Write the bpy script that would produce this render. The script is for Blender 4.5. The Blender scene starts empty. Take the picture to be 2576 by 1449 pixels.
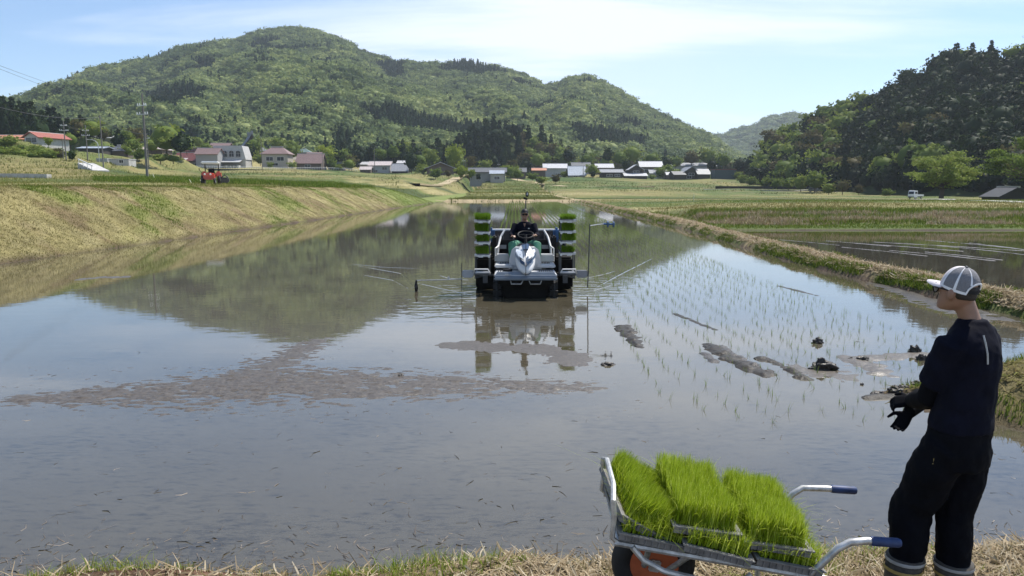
import bpy, bmesh, math, random
import numpy as np
from mathutils import Vector, Matrix, noise as mnoise

sc = bpy.context.scene
col = sc.collection
R = math.radians
PITCH = 7.68                      # camera looks down by this many degrees
CAMH = 2.3                        # camera height above the paddy water (water is z = 0)
FPX = 1860.0                      # focal length in pixels of a 2576 px wide picture
SUN_AZ, SUN_EL = 48.0, 58.0       # sun ahead of the camera and to the right

# ---------------------------------------------------------------- camera
cam_d = bpy.data.cameras.new('camera'); cam = bpy.data.objects.new('camera', cam_d); col.objects.link(cam)
cam.location = (0, 0, CAMH); cam.rotation_euler = (R(90 - PITCH), 0, 0)
cam_d.sensor_width = 36; cam_d.lens = 36 * FPX / 2576; cam_d.clip_start = 0.05; cam_d.clip_end = 12000
sc.camera = cam

# ---------------------------------------------------------------- world: sky with high thin cloud
w = bpy.data.worlds.new('World'); sc.world = w; w.use_nodes = True
nt = w.node_tree; nt.nodes.clear()
def N(t, **k):
    n = nt.nodes.new(t)
    for a, b in k.items(): setattr(n, a, b)
    return n
out = N('ShaderNodeOutputWorld'); bg = N('ShaderNodeBackground'); bg.inputs[1].default_value = 0.10
sky = N('ShaderNodeTexSky'); sky.sky_type = 'NISHITA'; sky.sun_disc = False
sky.sun_elevation = R(SUN_EL); sky.sun_rotation = R(SUN_AZ); sky.altitude = 300
sky.air_density = 1.0; sky.dust_density = 0.05; sky.ozone_density = 5.0
tc = N('ShaderNodeTexCoord'); sep = N('ShaderNodeSeparateXYZ')
nt.links.new(tc.outputs['Generated'], sep.inputs[0])
def math_(op, a, b=None, c=None):
    n = N('ShaderNodeMath', operation=op)
    for i, v in enumerate((a, b, c)):
        if v is None: continue
        if isinstance(v, (int, float)): n.inputs[i].default_value = v
        else: nt.links.new(v, n.inputs[i])
    return n.outputs[0]
zz = math_('ADD', math_('MAXIMUM', sep.outputs[2], 0.0), 0.12)
px_ = math_('DIVIDE', sep.outputs[0], zz); py_ = math_('DIVIDE', sep.outputs[1], zz)
cmb = N('ShaderNodeCombineXYZ'); nt.links.new(px_, cmb.inputs[0]); nt.links.new(py_, cmb.inputs[1])
mp = N('ShaderNodeMapping'); nt.links.new(cmb.outputs[0], mp.inputs[0])
mp.inputs['Rotation'].default_value = (0, 0, R(-24)); mp.inputs['Scale'].default_value = (0.30, 1.0, 1)
n1 = N('ShaderNodeTexNoise'); n1.inputs['Scale'].default_value = 1.15; n1.inputs['Detail'].default_value = 9; n1.inputs['Roughness'].default_value = .62; n1.inputs['Distortion'].default_value = .5
nt.links.new(mp.outputs[0], n1.inputs['Vector'])
n2 = N('ShaderNodeTexNoise'); n2.inputs['Scale'].default_value = 0.45; n2.inputs['Detail'].default_value = 3
nt.links.new(cmb.outputs[0], n2.inputs['Vector'])
mr = N('ShaderNodeMapRange'); mr.interpolation_type = 'SMOOTHSTEP'
nt.links.new(math_('ADD', math_('MULTIPLY', n1.outputs[0], .62), math_('MULTIPLY', n2.outputs[0], .45)), mr.inputs[0])
mr.inputs[1].default_value = .49; mr.inputs[2].default_value = .67; mr.inputs[3].default_value = 0.0; mr.inputs[4].default_value = 0.66
# a broad veil of thin cloud straight ahead of the valley
dx = math_('SUBTRACT', sep.outputs[0], 0.10); veil = math_('MULTIPLY', math_('POWER', 2.718, math_('MULTIPLY', math_('MULTIPLY', dx, dx), -11.0)), 0.42)
hi = N('ShaderNodeMapRange'); nt.links.new(sep.outputs[2], hi.inputs[0]); hi.inputs[1].default_value = .24; hi.inputs[2].default_value = .50; hi.inputs[3].default_value = 1.0; hi.inputs[4].default_value = .30   # the cloud thins out overhead
fac = math_('MULTIPLY', math_('MINIMUM', math_('ADD', mr.outputs[0], veil), 0.9), hi.outputs[0])
mixc = N('ShaderNodeMix', data_type='RGBA'); nt.links.new(fac, mixc.inputs[0]); nt.links.new(sky.outputs[0], mixc.inputs[6])
mixc.inputs[7].default_value = (6.5, 7.0, 7.9, 1)
nt.links.new(mixc.outputs[2], bg.inputs[0]); nt.links.new(bg.outputs[0], out.inputs[0])

# ---------------------------------------------------------------- sun
sd = bpy.data.lights.new('sun', 'SUN'); so = bpy.data.objects.new('sun', sd); col.objects.link(so)
sd.energy = 4.3; sd.angle = R(0.5); sd.color = (1.0, 0.95, 0.87)
sdir = Vector((math.sin(R(SUN_AZ)) * math.cos(R(SUN_EL)), math.cos(R(SUN_AZ)) * math.cos(R(SUN_EL)), math.sin(R(SUN_EL))))
so.rotation_euler = sdir.to_track_quat('Z', 'Y').to_euler(); so.location = (40, 40, 60)
sc.view_settings.view_transform = 'Standard'; sc.view_settings.look = 'None'; sc.view_settings.gamma = 1.0
sc.view_settings.exposure = 0.72
sc.render.engine = 'CYCLES'
sc.cycles.use_denoising = True
sc.cycles.max_bounces = 6; sc.cycles.diffuse_bounces = 2; sc.cycles.glossy_bounces = 3; sc.cycles.transmission_bounces = 4; sc.cycles.transparent_max_bounces = 6
sc.cycles.volume_bounces = 0
sc.cycles.caustics_reflective = False; sc.cycles.caustics_refractive = False
sc.cycles.sample_clamp_indirect = 4

# ---------------------------------------------------------------- helpers
CT, ST = math.cos(R(PITCH)), math.sin(R(PITCH))
def ray(x, y):
    xc = (x - 1288) / FPX; yc = (724.5 - y) / FPX
    return xc, CT + yc * ST, yc * CT - ST
def at(x, y, F):                  # point at distance F ahead seen at pixel (x, y)
    a, b, c = ray(x, y); t = F / b
    return Vector((a * t, F, CAMH + c * t))
def gp(x, y, h=0.0):              # point on the level h seen at pixel (x, y)
    a, b, c = ray(x, y); t = (h - CAMH) / c
    return Vector((a * t, b * t, h))

def sstep(a, b, x):
    t = np.clip((np.asarray(x, float) - a) / (b - a), 0, 1); return t * t * (3 - 2 * t)
def _hash(ix, iy, s):
    h = (ix.astype(np.int64) * 374761393 + iy.astype(np.int64) * 668265263 + s * 974634777) & 0x7fffffff
    h = ((h ^ (h >> 13)) * 1274126177) & 0x7fffffff
    return ((h ^ (h >> 16)) & 0xffff) / 65535.0
def vnoise(x, y, s=0):
    x = np.asarray(x, float); y = np.asarray(y, float)
    ix, iy = np.floor(x), np.floor(y); fx, fy = x - ix, y - iy
    fx = fx * fx * (3 - 2 * fx); fy = fy * fy * (3 - 2 * fy)
    a = _hash(ix, iy, s); b = _hash(ix + 1, iy, s); c = _hash(ix, iy + 1, s); d = _hash(ix + 1, iy + 1, s)
    return (a * (1 - fx) + b * fx) * (1 - fy) + (c * (1 - fx) + d * fx) * fy
def fbm(x, y, o=4, s=0):
    v = 0; a = .5; t = 0
    for k in range(o):
        v = v + a * vnoise(x * 2 ** k + 17.3 * k, y * 2 ** k - 9.1 * k, s + k); t += a; a *= .5
    return v / t

def tag(o, label=None, cat=None, group=None, kind=None):
    if label: o['label'] = label
    if cat: o['category'] = cat
    if group: o['group'] = group
    if kind: o['kind'] = kind
    return o
def empty(name, loc=(0, 0, 0), rz=0.0, label=None, cat=None, group=None):
    o = bpy.data.objects.new(name, None); col.objects.link(o); o.location = loc; o.rotation_euler = (0, 0, rz)
    o.empty_display_size = .1
    return tag(o, label, cat, group)
def link(name, me, mats=None, parent=None, smooth=False):
    for m in (mats if isinstance(mats, (list, tuple)) else [mats] if mats else []): me.materials.append(m)
    o = bpy.data.objects.new(name, me); col.objects.link(o)
    if parent is not None: o.parent = parent
    if smooth and len(me.polygons): me.polygons.foreach_set('use_smooth', [True] * len(me.polygons))
    return o
def npmesh(name, v, f):           # fast mesh from numpy arrays; f is (n, k)
    v = np.ascontiguousarray(v, np.float32); f = np.ascontiguousarray(f, np.int32)
    me = bpy.data.meshes.new(name); n, k = f.shape
    me.vertices.add(len(v)); me.vertices.foreach_set('co', v.ravel())
    me.loops.add(n * k); me.loops.foreach_set('vertex_index', f.ravel())
    me.polygons.add(n); me.polygons.foreach_set('loop_start', np.arange(0, n * k, k, dtype=np.int32))
    me.update(calc_edges=True); me.validate()
    return me
def copy_tree(o, parent=None):
    c = o.copy(); col.objects.link(c)
    if parent is not None: c.parent = parent
    for ch in list(o.children): copy_tree(ch, c)
    return c

class MB:                         # collects simple shapes into one mesh
    def __init__(s): s.v = []; s.f = []; s.m = []; s.M = Matrix()
    def add(s, vs, fs, mi=0):
        b = len(s.v); s.v += [s.M @ Vector(p) for p in vs]; s.f += [tuple(i + b for i in q) for q in fs]; s.m += [mi] * len(fs)
        return s
    def box(s, c, d, rot=None, mi=0, bev=0.0):
        x, y, z = d[0] / 2, d[1] / 2, d[2] / 2
        if bev > 0:
            bm = bmesh.new(); bmesh.ops.create_cube(bm, size=1)
            for q in bm.verts: q.co = Vector((q.co.x * d[0], q.co.y * d[1], q.co.z * d[2]))
            bmesh.ops.bevel(bm, geom=bm.edges[:], offset=min(bev, min(d) * .45), segments=2, affect='EDGES')
            vs = [q.co.copy() for q in bm.verts]; bm.verts.index_update(); fs = [[q.index for q in f.verts] for f in bm.faces]; bm.free()
        else:
            vs = [Vector(p) for p in ((-x, -y, -z), (x, -y, -z), (x, y, -z), (-x, y, -z), (-x, -y, z), (x, -y, z), (x, y, z), (-x, y, z))]
            fs = [(0, 3, 2, 1), (4, 5, 6, 7), (0, 1, 5, 4), (1, 2, 6, 5), (2, 3, 7, 6), (3, 0, 4, 7)]
        T = Matrix.Translation(c)
        if rot is not None: T = T @ (rot.to_4x4() if hasattr(rot, 'to_4x4') else rot)
        return s.add([T @ p for p in vs], fs, mi)
    def loft(s, rings, mi=0, cap=True, closed=True):
        n = len(rings[0]); vs = [p for r in rings for p in r]; fs = []
        for k in range(len(rings) - 1):
            for i in range(n if closed else n - 1):
                j = (i + 1) % n; fs.append((k * n + i, k * n + j, (k + 1) * n + j, (k + 1) * n + i))
        if cap: fs.append(tuple(range(n - 1, -1, -1))); fs.append(tuple((len(rings) - 1) * n + i for i in range(n)))
        return s.add(vs, fs, mi)
    def tube(s, pts, r, n=8, mi=0, cap=True, flat=1.0):
        pts = [Vector(p) for p in pts]; rs = r if isinstance(r, (list, tuple)) else [r] * len(pts)
        rings = []; up = None
        for i, p in enumerate(pts):
            d = (pts[min(i + 1, len(pts) - 1)] - pts[max(i - 1, 0)]).normalized()
            if up is None:
                up = Vector((0, 0, 1)) if abs(d.z) < .9 else Vector((0, 1, 0))
            a = d.cross(up).normalized(); b = a.cross(d).normalized(); up = b
            rings.append([p + (a * math.cos(t) + b * math.sin(t) * flat) * rs[i] for t in [2 * math.pi * k / n for k in range(n)]])
        return s.loft(rings, mi, cap)
    def cyl(s, p, q, r, n=16, mi=0): return s.tube([p, q], r, n, mi)
    def quad(s, a, b, c, d, mi=0): return s.add([a, b, c, d], [(0, 1, 2, 3)], mi)
    def slab(s, pts, off, mi=0):  # polygon pts extruded by vector off
        n = len(pts); pts = [Vector(p) for p in pts]; o = Vector(off)
        vs = pts + [p + o for p in pts]
        return s.add(vs, [tuple(range(n - 1, -1, -1)), tuple(range(n, 2 * n))] + [(i, (i + 1) % n, n + (i + 1) % n, n + i) for i in range(n)], mi)
    def sphere(s, c, r, mi=0, sub=2, rot=None):
        bm = bmesh.new(); bmesh.ops.create_icosphere(bm, subdivisions=sub, radius=1)
        r = Vector((r, r, r)) if isinstance(r, (int, float)) else Vector(r)
        bm.verts.index_update()
        vs = [Vector((q.co.x * r.x, q.co.y * r.y, q.co.z * r.z)) for q in bm.verts]
        if rot is not None: vs = [rot @ q for q in vs]
        fs = [[q.index for q in f.verts] for f in bm.faces]; bm.free()
        return s.add([Vector(c) + q for q in vs], fs, mi)
    def torus(s, c, ax, R_, r, n=24, m=8, mi=0):
        ax = Vector(ax).normalized(); a = ax.orthogonal().normalized(); b = ax.cross(a); c = Vector(c)
        vs = []; fs = []
        for i in range(n):
            d = a * math.cos(2 * math.pi * i / n) + b * math.sin(2 * math.pi * i / n)
            for j in range(m):
                t = 2 * math.pi * j / m; vs.append(c + d * (R_ + r * math.cos(t)) + ax * r * math.sin(t))
        for i in range(n):
            for j in range(m): fs.append((i * m + j, ((i + 1) % n) * m + j, ((i + 1) % n) * m + (j + 1) % m, i * m + (j + 1) % m))
        return s.add(vs, fs, mi)
    def build(s, name, mats, parent=None, smooth=False, fix=True):
        me = bpy.data.meshes.new(name); me.from_pydata([tuple(p) for p in s.v], [], s.f)
        me.polygons.foreach_set('material_index', s.m); me.update()
        if fix:
            bm = bmesh.new(); bm.from_mesh(me); bmesh.ops.recalc_face_normals(bm, faces=bm.faces[:]); bm.to_mesh(me); bm.free()
        o = link(name, me, mats, parent)
        if smooth:
            me.polygons.foreach_set('use_smooth', [True] * len(me.polygons))
            if smooth != 2: me.set_sharp_from_angle(angle=R(40))
        return o
def remesh(o, voxel, smooth_it=4, sub=0):   # melt the shapes of o into one continuous skin
    m = o.modifiers.new('r', 'REMESH'); m.mode = 'VOXEL'; m.voxel_size = voxel
    if smooth_it: sm = o.modifiers.new('s', 'SMOOTH'); sm.factor = .5; sm.iterations = smooth_it
    dg = bpy.context.evaluated_depsgraph_get(); dg.update()
    me = bpy.data.meshes.new_from_object(o.evaluated_get(dg)); old = o.data; mats = list(old.materials)
    o.modifiers.clear(); o.data = me
    me.materials.clear()
    for q in mats[:1]: me.materials.append(q)
    me.polygons.foreach_set('use_smooth', [True] * len(me.polygons)); me.polygons.foreach_set('material_index', [0] * len(me.polygons))
    bpy.data.meshes.remove(old)
    return o

# ---------------------------------------------------------------- materials
def newmat(name):
    m = bpy.data.materials.new(name); m.use_nodes = True; t = m.node_tree; t.nodes.clear()
    return m, t
def tn(t, typ, **k):
    n = t.nodes.new(typ)
    for a, b in k.items(): setattr(n, a, b)
    return n
def M(name, c, rough=.6, metal=0.0, var=.25, scale=6.0, bump=0.0, c2=None, spec=.5, coat=0.0, stretch=None, detail=6):
    m, t = newmat(name); o = tn(t, 'ShaderNodeOutputMaterial'); p = tn(t, 'ShaderNodeBsdfPrincipled')
    t.links.new(p.outputs[0], o.inputs[0])
    p.inputs['Roughness'].default_value = rough; p.inputs['Metallic'].default_value = metal
    p.inputs['Specular IOR Level'].default_value = spec; p.inputs['Coat Weight'].default_value = coat
    tcn = tn(t, 'ShaderNodeTexCoord'); src = tcn.outputs['Object']
    if stretch:
        mpn = tn(t, 'ShaderNodeMapping'); mpn.inputs['Scale'].default_value = stretch; t.links.new(src, mpn.inputs[0]); src = mpn.outputs[0]
    nz = tn(t, 'ShaderNodeTexNoise'); nz.inputs['Scale'].default_value = scale; nz.inputs['Detail'].default_value = detail; nz.inputs['Roughness'].default_value = .65
    t.links.new(src, nz.inputs['Vector'])
    rp = tn(t, 'ShaderNodeMapRange'); rp.inputs[1].default_value = .3; rp.inputs[2].default_value = .7; t.links.new(nz.outputs[0], rp.inputs[0])
    mx = tn(t, 'ShaderNodeMix', data_type='RGBA'); t.links.new(rp.outputs[0], mx.inputs[0])
    a = [q * (1 - var) for q in c]; b = list(c2) if c2 else [min(1, q * (1 + var)) for q in c]
    mx.inputs[6].default_value = (*a, 1); mx.inputs[7].default_value = (*b, 1)
    t.links.new(mx.outputs[2], p.inputs['Base Color'])
    if bump:
        bn = tn(t, 'ShaderNodeBump'); bn.inputs['Strength'].default_value = min(1, bump); bn.inputs['Distance'].default_value = .02 * max(1, bump)
        t.links.new(nz.outputs[0], bn.inputs['Height']); t.links.new(bn.outputs[0], p.inputs['Normal'])
    return m
def leafmat(name, cols, trans=.35, rough=.6, island=.6, obj=.5, tint=False, spec=.05):
    # colours picked per leaf and per plant
    m, t = newmat(name); o = tn(t, 'ShaderNodeOutputMaterial')
    ge = tn(t, 'ShaderNodeNewGeometry'); oi = tn(t, 'ShaderNodeObjectInfo')
    a = tn(t, 'ShaderNodeMath', operation='MULTIPLY'); a.inputs[1].default_value = island; t.links.new(ge.outputs['Random Per Island'], a.inputs[0])
    b = tn(t, 'ShaderNodeMath', operation='MULTIPLY_ADD'); b.inputs[1].default_value = obj
    if tint:
        at_ = tn(t, 'ShaderNodeAttribute'); at_.attribute_type = 'INSTANCER'; at_.attribute_name = 'tint'; t.links.new(at_.outputs['Fac'], b.inputs[0])
    else: t.links.new(oi.outputs['Random'], b.inputs[0])
    t.links.new(a.outputs[0], b.inputs[2])
    cr = tn(t, 'ShaderNodeValToRGB'); el = cr.color_ramp.elements
    while len(el) < len(cols): el.new(.5)
    for i, c in enumerate(cols): el[i].position = i / max(1, len(cols) - 1); el[i].color = (*c, 1)
    t.links.new(b.outputs[0], cr.inputs[0])
    d = tn(t, 'ShaderNodeBsdfPrincipled'); d.inputs['Roughness'].default_value = rough; d.inputs['Specular IOR Level'].default_value = spec
    tr = tn(t, 'ShaderNodeBsdfTranslucent'); mx = tn(t, 'ShaderNodeMixShader'); mx.inputs[0].default_value = trans
    t.links.new(cr.outputs[0], d.inputs['Base Color']); t.links.new(cr.outputs[0], tr.inputs[0])
    t.links.new(d.outputs[0], mx.inputs[1]); t.links.new(tr.outputs[0], mx.inputs[2]); t.links.new(mx.outputs[0], o.inputs[0])
    return m
# ================================================================ the land
rng = np.random.default_rng(7)
def XL(F): return np.interp(F, [-5, 4, 22.5, 31.7, 54.5, 100, 118, 131], [-16.4, -16.2, -15.6, -15.1, -14.3, -13.0, -12.2, -11.6])
def XR(F): return np.interp(F, [0, 6, 13, 22, 44, 131], [9.6, 9.4, 9.0, 8.7, 9.75, 10.7])
def YN(X): return np.interp(X, [-6, -3.2, -1, 0, 1.2, 2.6, 4, 6, 9], [4.06, 4.12, 4.20, 4.27, 4.36, 4.47, 4.56, 4.68, 4.85])
YF = 131.0
COLS = [-900, 0, 200, 400, 600, 800, 1000, 1125, 1240, 1450, 1650, 1800, 2000, 2300, 2576, 3400]
FK = [25, 60, 90, 130, 180, 250, 300, 340, 400, 480, 600]
TAB = [[2.4, 2.5, 3.6, 6, 10, 19, 25, 29, 35, 44, 55], [2.38, 2.45, 3.3, 5.5, 9, 16.6, 22, 26, 32, 40, 50], [2.38, 2.45, 3.3, 4.9, 7.8, 10.5, 14, 17, 22, 30, 40],
       [2.38, 2.4, 3.3, 4.3, 5.4, 7.2, 8.8, 10.4, 13, 18, 26], [2.38, 2.4, 3.0, 3.7, 5.0, 7.0, 8.6, 10.1, 12.2, 16, 24], [2.38, 2.38, 2.7, 3.2, 4.4, 6.5, 8.2, 9.4, 11.6, 16, 24],
       [2.38, 2.38, 2.4, 2.2, 2.6, 5.0, 7.2, 8.6, 10.6, 14, 20], [.4, .4, .4, .5, .7, 2.6, 5, 7.3, 9.2, 11.5, 17], [.4, .4, .4, .5, .7, 2.2, 4.6, 6.2, 8.2, 10.5, 15],
       [.4, .4, .4, .5, .7, 1.8, 4, 5.8, 8.2, 10.2, 13], [.4, .4, .4, .5, .6, 1.5, 3.2, 5, 7.8, 9.6, 12], [.85, .85, .7, .5, .4, 1.2, 2.8, 5, 7.4, 8.5, 9.5],
       [.85, .85, .8, .3, 0, .6, 2.2, 3.6, 4.6, 5.5, 7], [.85, .85, .8, .2, -.2, .8, 2.2, 3, 4, 5, 6], [.85, .85, .8, .3, .2, 1.5, 2.5, 3, 4, 5, 6], [.85, .85, .8, .3, .2, 1.5, 2.5, 3, 4, 5, 6]]
TC = [(c - 1288) / FPX for c in COLS]
def table(t, F):
    rows = np.stack([np.interp(F, FK, r) for r in TAB]); t = np.clip(t, TC[0], TC[-1])
    i = np.clip(np.searchsorted(TC, t) - 1, 0, len(TC) - 2); tc = np.array(TC); u = (t - tc[i]) / (tc[i + 1] - tc[i]); u = u * u * (3 - 2 * u)
    k = np.arange(rows.shape[1]); return rows[i, k] * (1 - u) + rows[i + 1, k] * u
PADS = []
def pads(X, F):
    # small made-up grounds that carry the houses on the slope
    if not PADS: return 0.0
    num = np.zeros_like(X); den = np.zeros_like(X)
    for x, f, r in PADS:
        s = 7 + f * .008; d2 = ((X - x) ** 2 + (F - f) ** 2) / (s * s); k = d2 < 16; w_ = np.exp(-d2[k] * .5); num[k] += w_ * r; den[k] += w_
    return num / np.maximum(den, .55)
def H(X, F, fine=True):
    X = np.atleast_1d(np.asarray(X, float)).ravel(); F = np.atleast_1d(np.asarray(F, float)).ravel()
    Fs = np.maximum(F, .5); t = X / Fs
    base = table(t, Fs)
    st = .8 + .35 * vnoise(X / 60, F / 60, 3); fr = base / st - np.floor(base / st); ter = (np.floor(base / st) + sstep(.62, 1, fr)) * st
    far = sstep(120, 150, F); base = base + (ter - base) * (.8 * far)
    base = base + far * (fbm(X / 9, F / 9, 3, 5) - .5) * .5
    far_ = F > 125
    if far_.any(): base[far_] += pads(X[far_], F[far_]) if PADS else 0
    xl = XL(F) + (vnoise(F * .8, F * 0, 8) - .5) * .3; xr = XR(F) + (vnoise(F * 1.3, F * 0, 9) - .5) * .25; yn = YN(X) + (vnoise(X * 2.5, X * 0, 10) - .5) * .16
    dl = xl - X; dr = X - xr; dn = yn - F; df = F - YF
    h = np.full_like(X, -.07)
    n1 = fbm(X * 1.6, F * 1.6, 4, 11) - .5
    # left embankment
    drop = 1 - .80 * sstep(100, 136, F); lb = np.interp(dl, [0, .25, 2.2, 4.2, 5.2, 7], [-.07, .12, 1.15, 2.15, 2.36, 2.38]) + n1 * .22 * sstep(.1, 1, dl)
    lb = lb * drop; lb = lb + (base - lb) * sstep(5.5, 12, dl) * sstep(24, 60, F)
    lb = np.where(dl > 5.5, np.maximum(lb, 0.3), lb)
    h = np.where(dl > 0, lb, h)
    # right levee, the lower paddy behind it and the terraces
    lev = np.interp(dr, [0, .12, .4, .8, 1.15, 1.45], [-.07, .1, .28, .31, .26, -.07]) + n1 * .12 * (dr > .1)
    back = np.interp(F + (fbm(X * .3, F * .3, 3, 4) - .5) * .8, [40.6, 41.2, 42.4, 43.2, 46.5, 48], [-.07, .10, .16, .22, .82, .86]) + n1 * .14 * sstep(41, 43, F)
    back = back + (base - back) * sstep(50, 70, F)
    rr = np.where(F > 41, np.where(dr < .4, lev, np.maximum(back * sstep(.4, 2.2, dr), np.interp(dr, [0, .4, .8, 1.6, 2.4], [-9, .33, .36, .3, -9]) + n1 * .12)), np.where(dr < 1.45, lev, back))
    h = np.where(dr > 0, rr, h)
    # corner ramp of the right bank
    q = ((X - 8.6) / 4.3) ** 2 + ((F - 7.6) / 1.75) ** 2 + n1 * .5
    h = np.maximum(h, .34 * sstep(1.0, .55, q) - .07 * (q > 1) - .2 * (q > 1.2))
    # near bank
    nb = np.interp(dn, [0, .1, .3, .7], [-.07, .06, .16, .22]) + n1 * .07 * sstep(0, .4, dn) + .5 * sstep(2.6, .6, F)
    h = np.where(dn > 0, np.maximum(nb, -.2), h)
    # far edge
    fe = np.interp(df, [0, .4, 1, 1.8, 3], [-.07, .2, .32, .34, .3]); fe = fe + (base - fe) * sstep(2, 8, df)
    inx = (dl <= 0) & (dr <= 0)
    h = np.where((df > 0) & inx, fe, h)
    return h
PD = [(-164.8, 245, 16.4), (-151.9, 242, 16.1), (-159, 299, 20.5), (-147.1, 261.5, 14.1), (-141.9, 267.5, 14.4), (-144.8, 300, 15.2), (-107.5, 203, 8.3), (-113.8, 206, 8.4), (-156, 363, 12.1), (-145.8, 358, 12), (-156.2, 400, 18.2), (-138.2, 367, 12.1), (-149.2, 424, 18.6), (-117.7, 372, 12.8), (-117.1, 420, 17.7), (-99.3, 367, 11.9),
      (-59.4, 410, 13), (-81.4, 411, 13.1), (-33.7, 346, 8.1), (22.3, 385, 7.9), (13.2, 365, 7.6), (50.8, 410, 9.6), (51, 382, 7.3), (78.1, 420, 9.8), (111.8, 472, 14.1), (106.1, 372, 6.7), (-108.2, 182, 8.9), (-111.5, 230, 8.1), (-110.1, 330, 10.1), (-22, 350, 8.1), (-6.7, 380, 8.2), (34.8, 366, 7.3), (-153.4, 250, 15.1), (-91.5, 362, 10.6), (-113.6, 190, 9.5), (-104.6, 190, 9.3), (-76.4, 140, 5.7)]
_x = np.array([p[0] for p in PD]); _f = np.array([p[1] for p in PD]); _r = np.array([p[2] for p in PD]) - H(_x, _f); PADS = list(zip(_x, _f, _r))
def ground(x, y, f0=5.0, f1=900.0):      # first point of the land seen at a pixel
    a, b, c = ray(x, y); F = np.geomspace(f0, f1, 1600); t = F / b
    X = a * t; Z = CAMH + c * t; hh = H(X, F); k = np.argmax(hh >= Z) if (hh >= Z).any() else len(F) - 1
    return Vector((float(X[k]), float(F[k]), float(hh[k])))
def gz(X, F): return float(H(X, F)[0])

def landmat():
    m, t = newmat('land'); o = tn(t, 'ShaderNodeOutputMaterial'); p = tn(t, 'ShaderNodeBsdfPrincipled'); t.links.new(p.outputs[0], o.inputs[0])
    at_ = tn(t, 'ShaderNodeAttribute'); at_.attribute_name = 'Col'
    tcn = tn(t, 'ShaderNodeTexCoord')
    nz = tn(t, 'ShaderNodeTexNoise'); nz.inputs['Scale'].default_value = 9; nz.inputs['Detail'].default_value = 9; nz.inputs['Roughness'].default_value = .75; t.links.new(tcn.outputs['Object'], nz.inputs['Vector'])
    n2 = tn(t, 'ShaderNodeTexNoise'); n2.inputs['Scale'].default_value = .9; n2.inputs['Detail'].default_value = 8; n2.inputs['Roughness'].default_value = .7; t.links.new(tcn.outputs['Object'], n2.inputs['Vector'])
    ad = tn(t, 'ShaderNodeMath', operation='ADD'); t.links.new(nz.outputs[0], ad.inputs[0]); t.links.new(n2.outputs[0], ad.inputs[1])
    mr_ = tn(t, 'ShaderNodeMapRange'); mr_.inputs[1].default_value = .7; mr_.inputs[2].default_value = 1.3; mr_.inputs[3].default_value = .45; mr_.inputs[4].default_value = 1.5; t.links.new(ad.outputs[0], mr_.inputs[0])
    vm = tn(t, 'ShaderNodeVectorMath', operation='SCALE'); t.links.new(at_.outputs['Color'], vm.inputs[0]); t.links.new(mr_.outputs[0], vm.inputs['Scale'])
    t.links.new(vm.outputs[0], p.inputs['Base Color']); p.inputs['Roughness'].default_value = .9; p.inputs['Specular IOR Level'].default_value = .2
    bn = tn(t, 'ShaderNodeBump'); bn.inputs['Strength'].default_value = .8; bn.inputs['Distance'].default_value = .06; t.links.new(ad.outputs[0], bn.inputs['Height']); t.links.new(bn.outputs[0], p.inputs['Normal'])
    return m
def mixc3(a, b, f): f = np.clip(np.asarray(f), 0, 1)[:, None]; return a * (1 - f) + np.array(b)[None, :] * f

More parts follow.
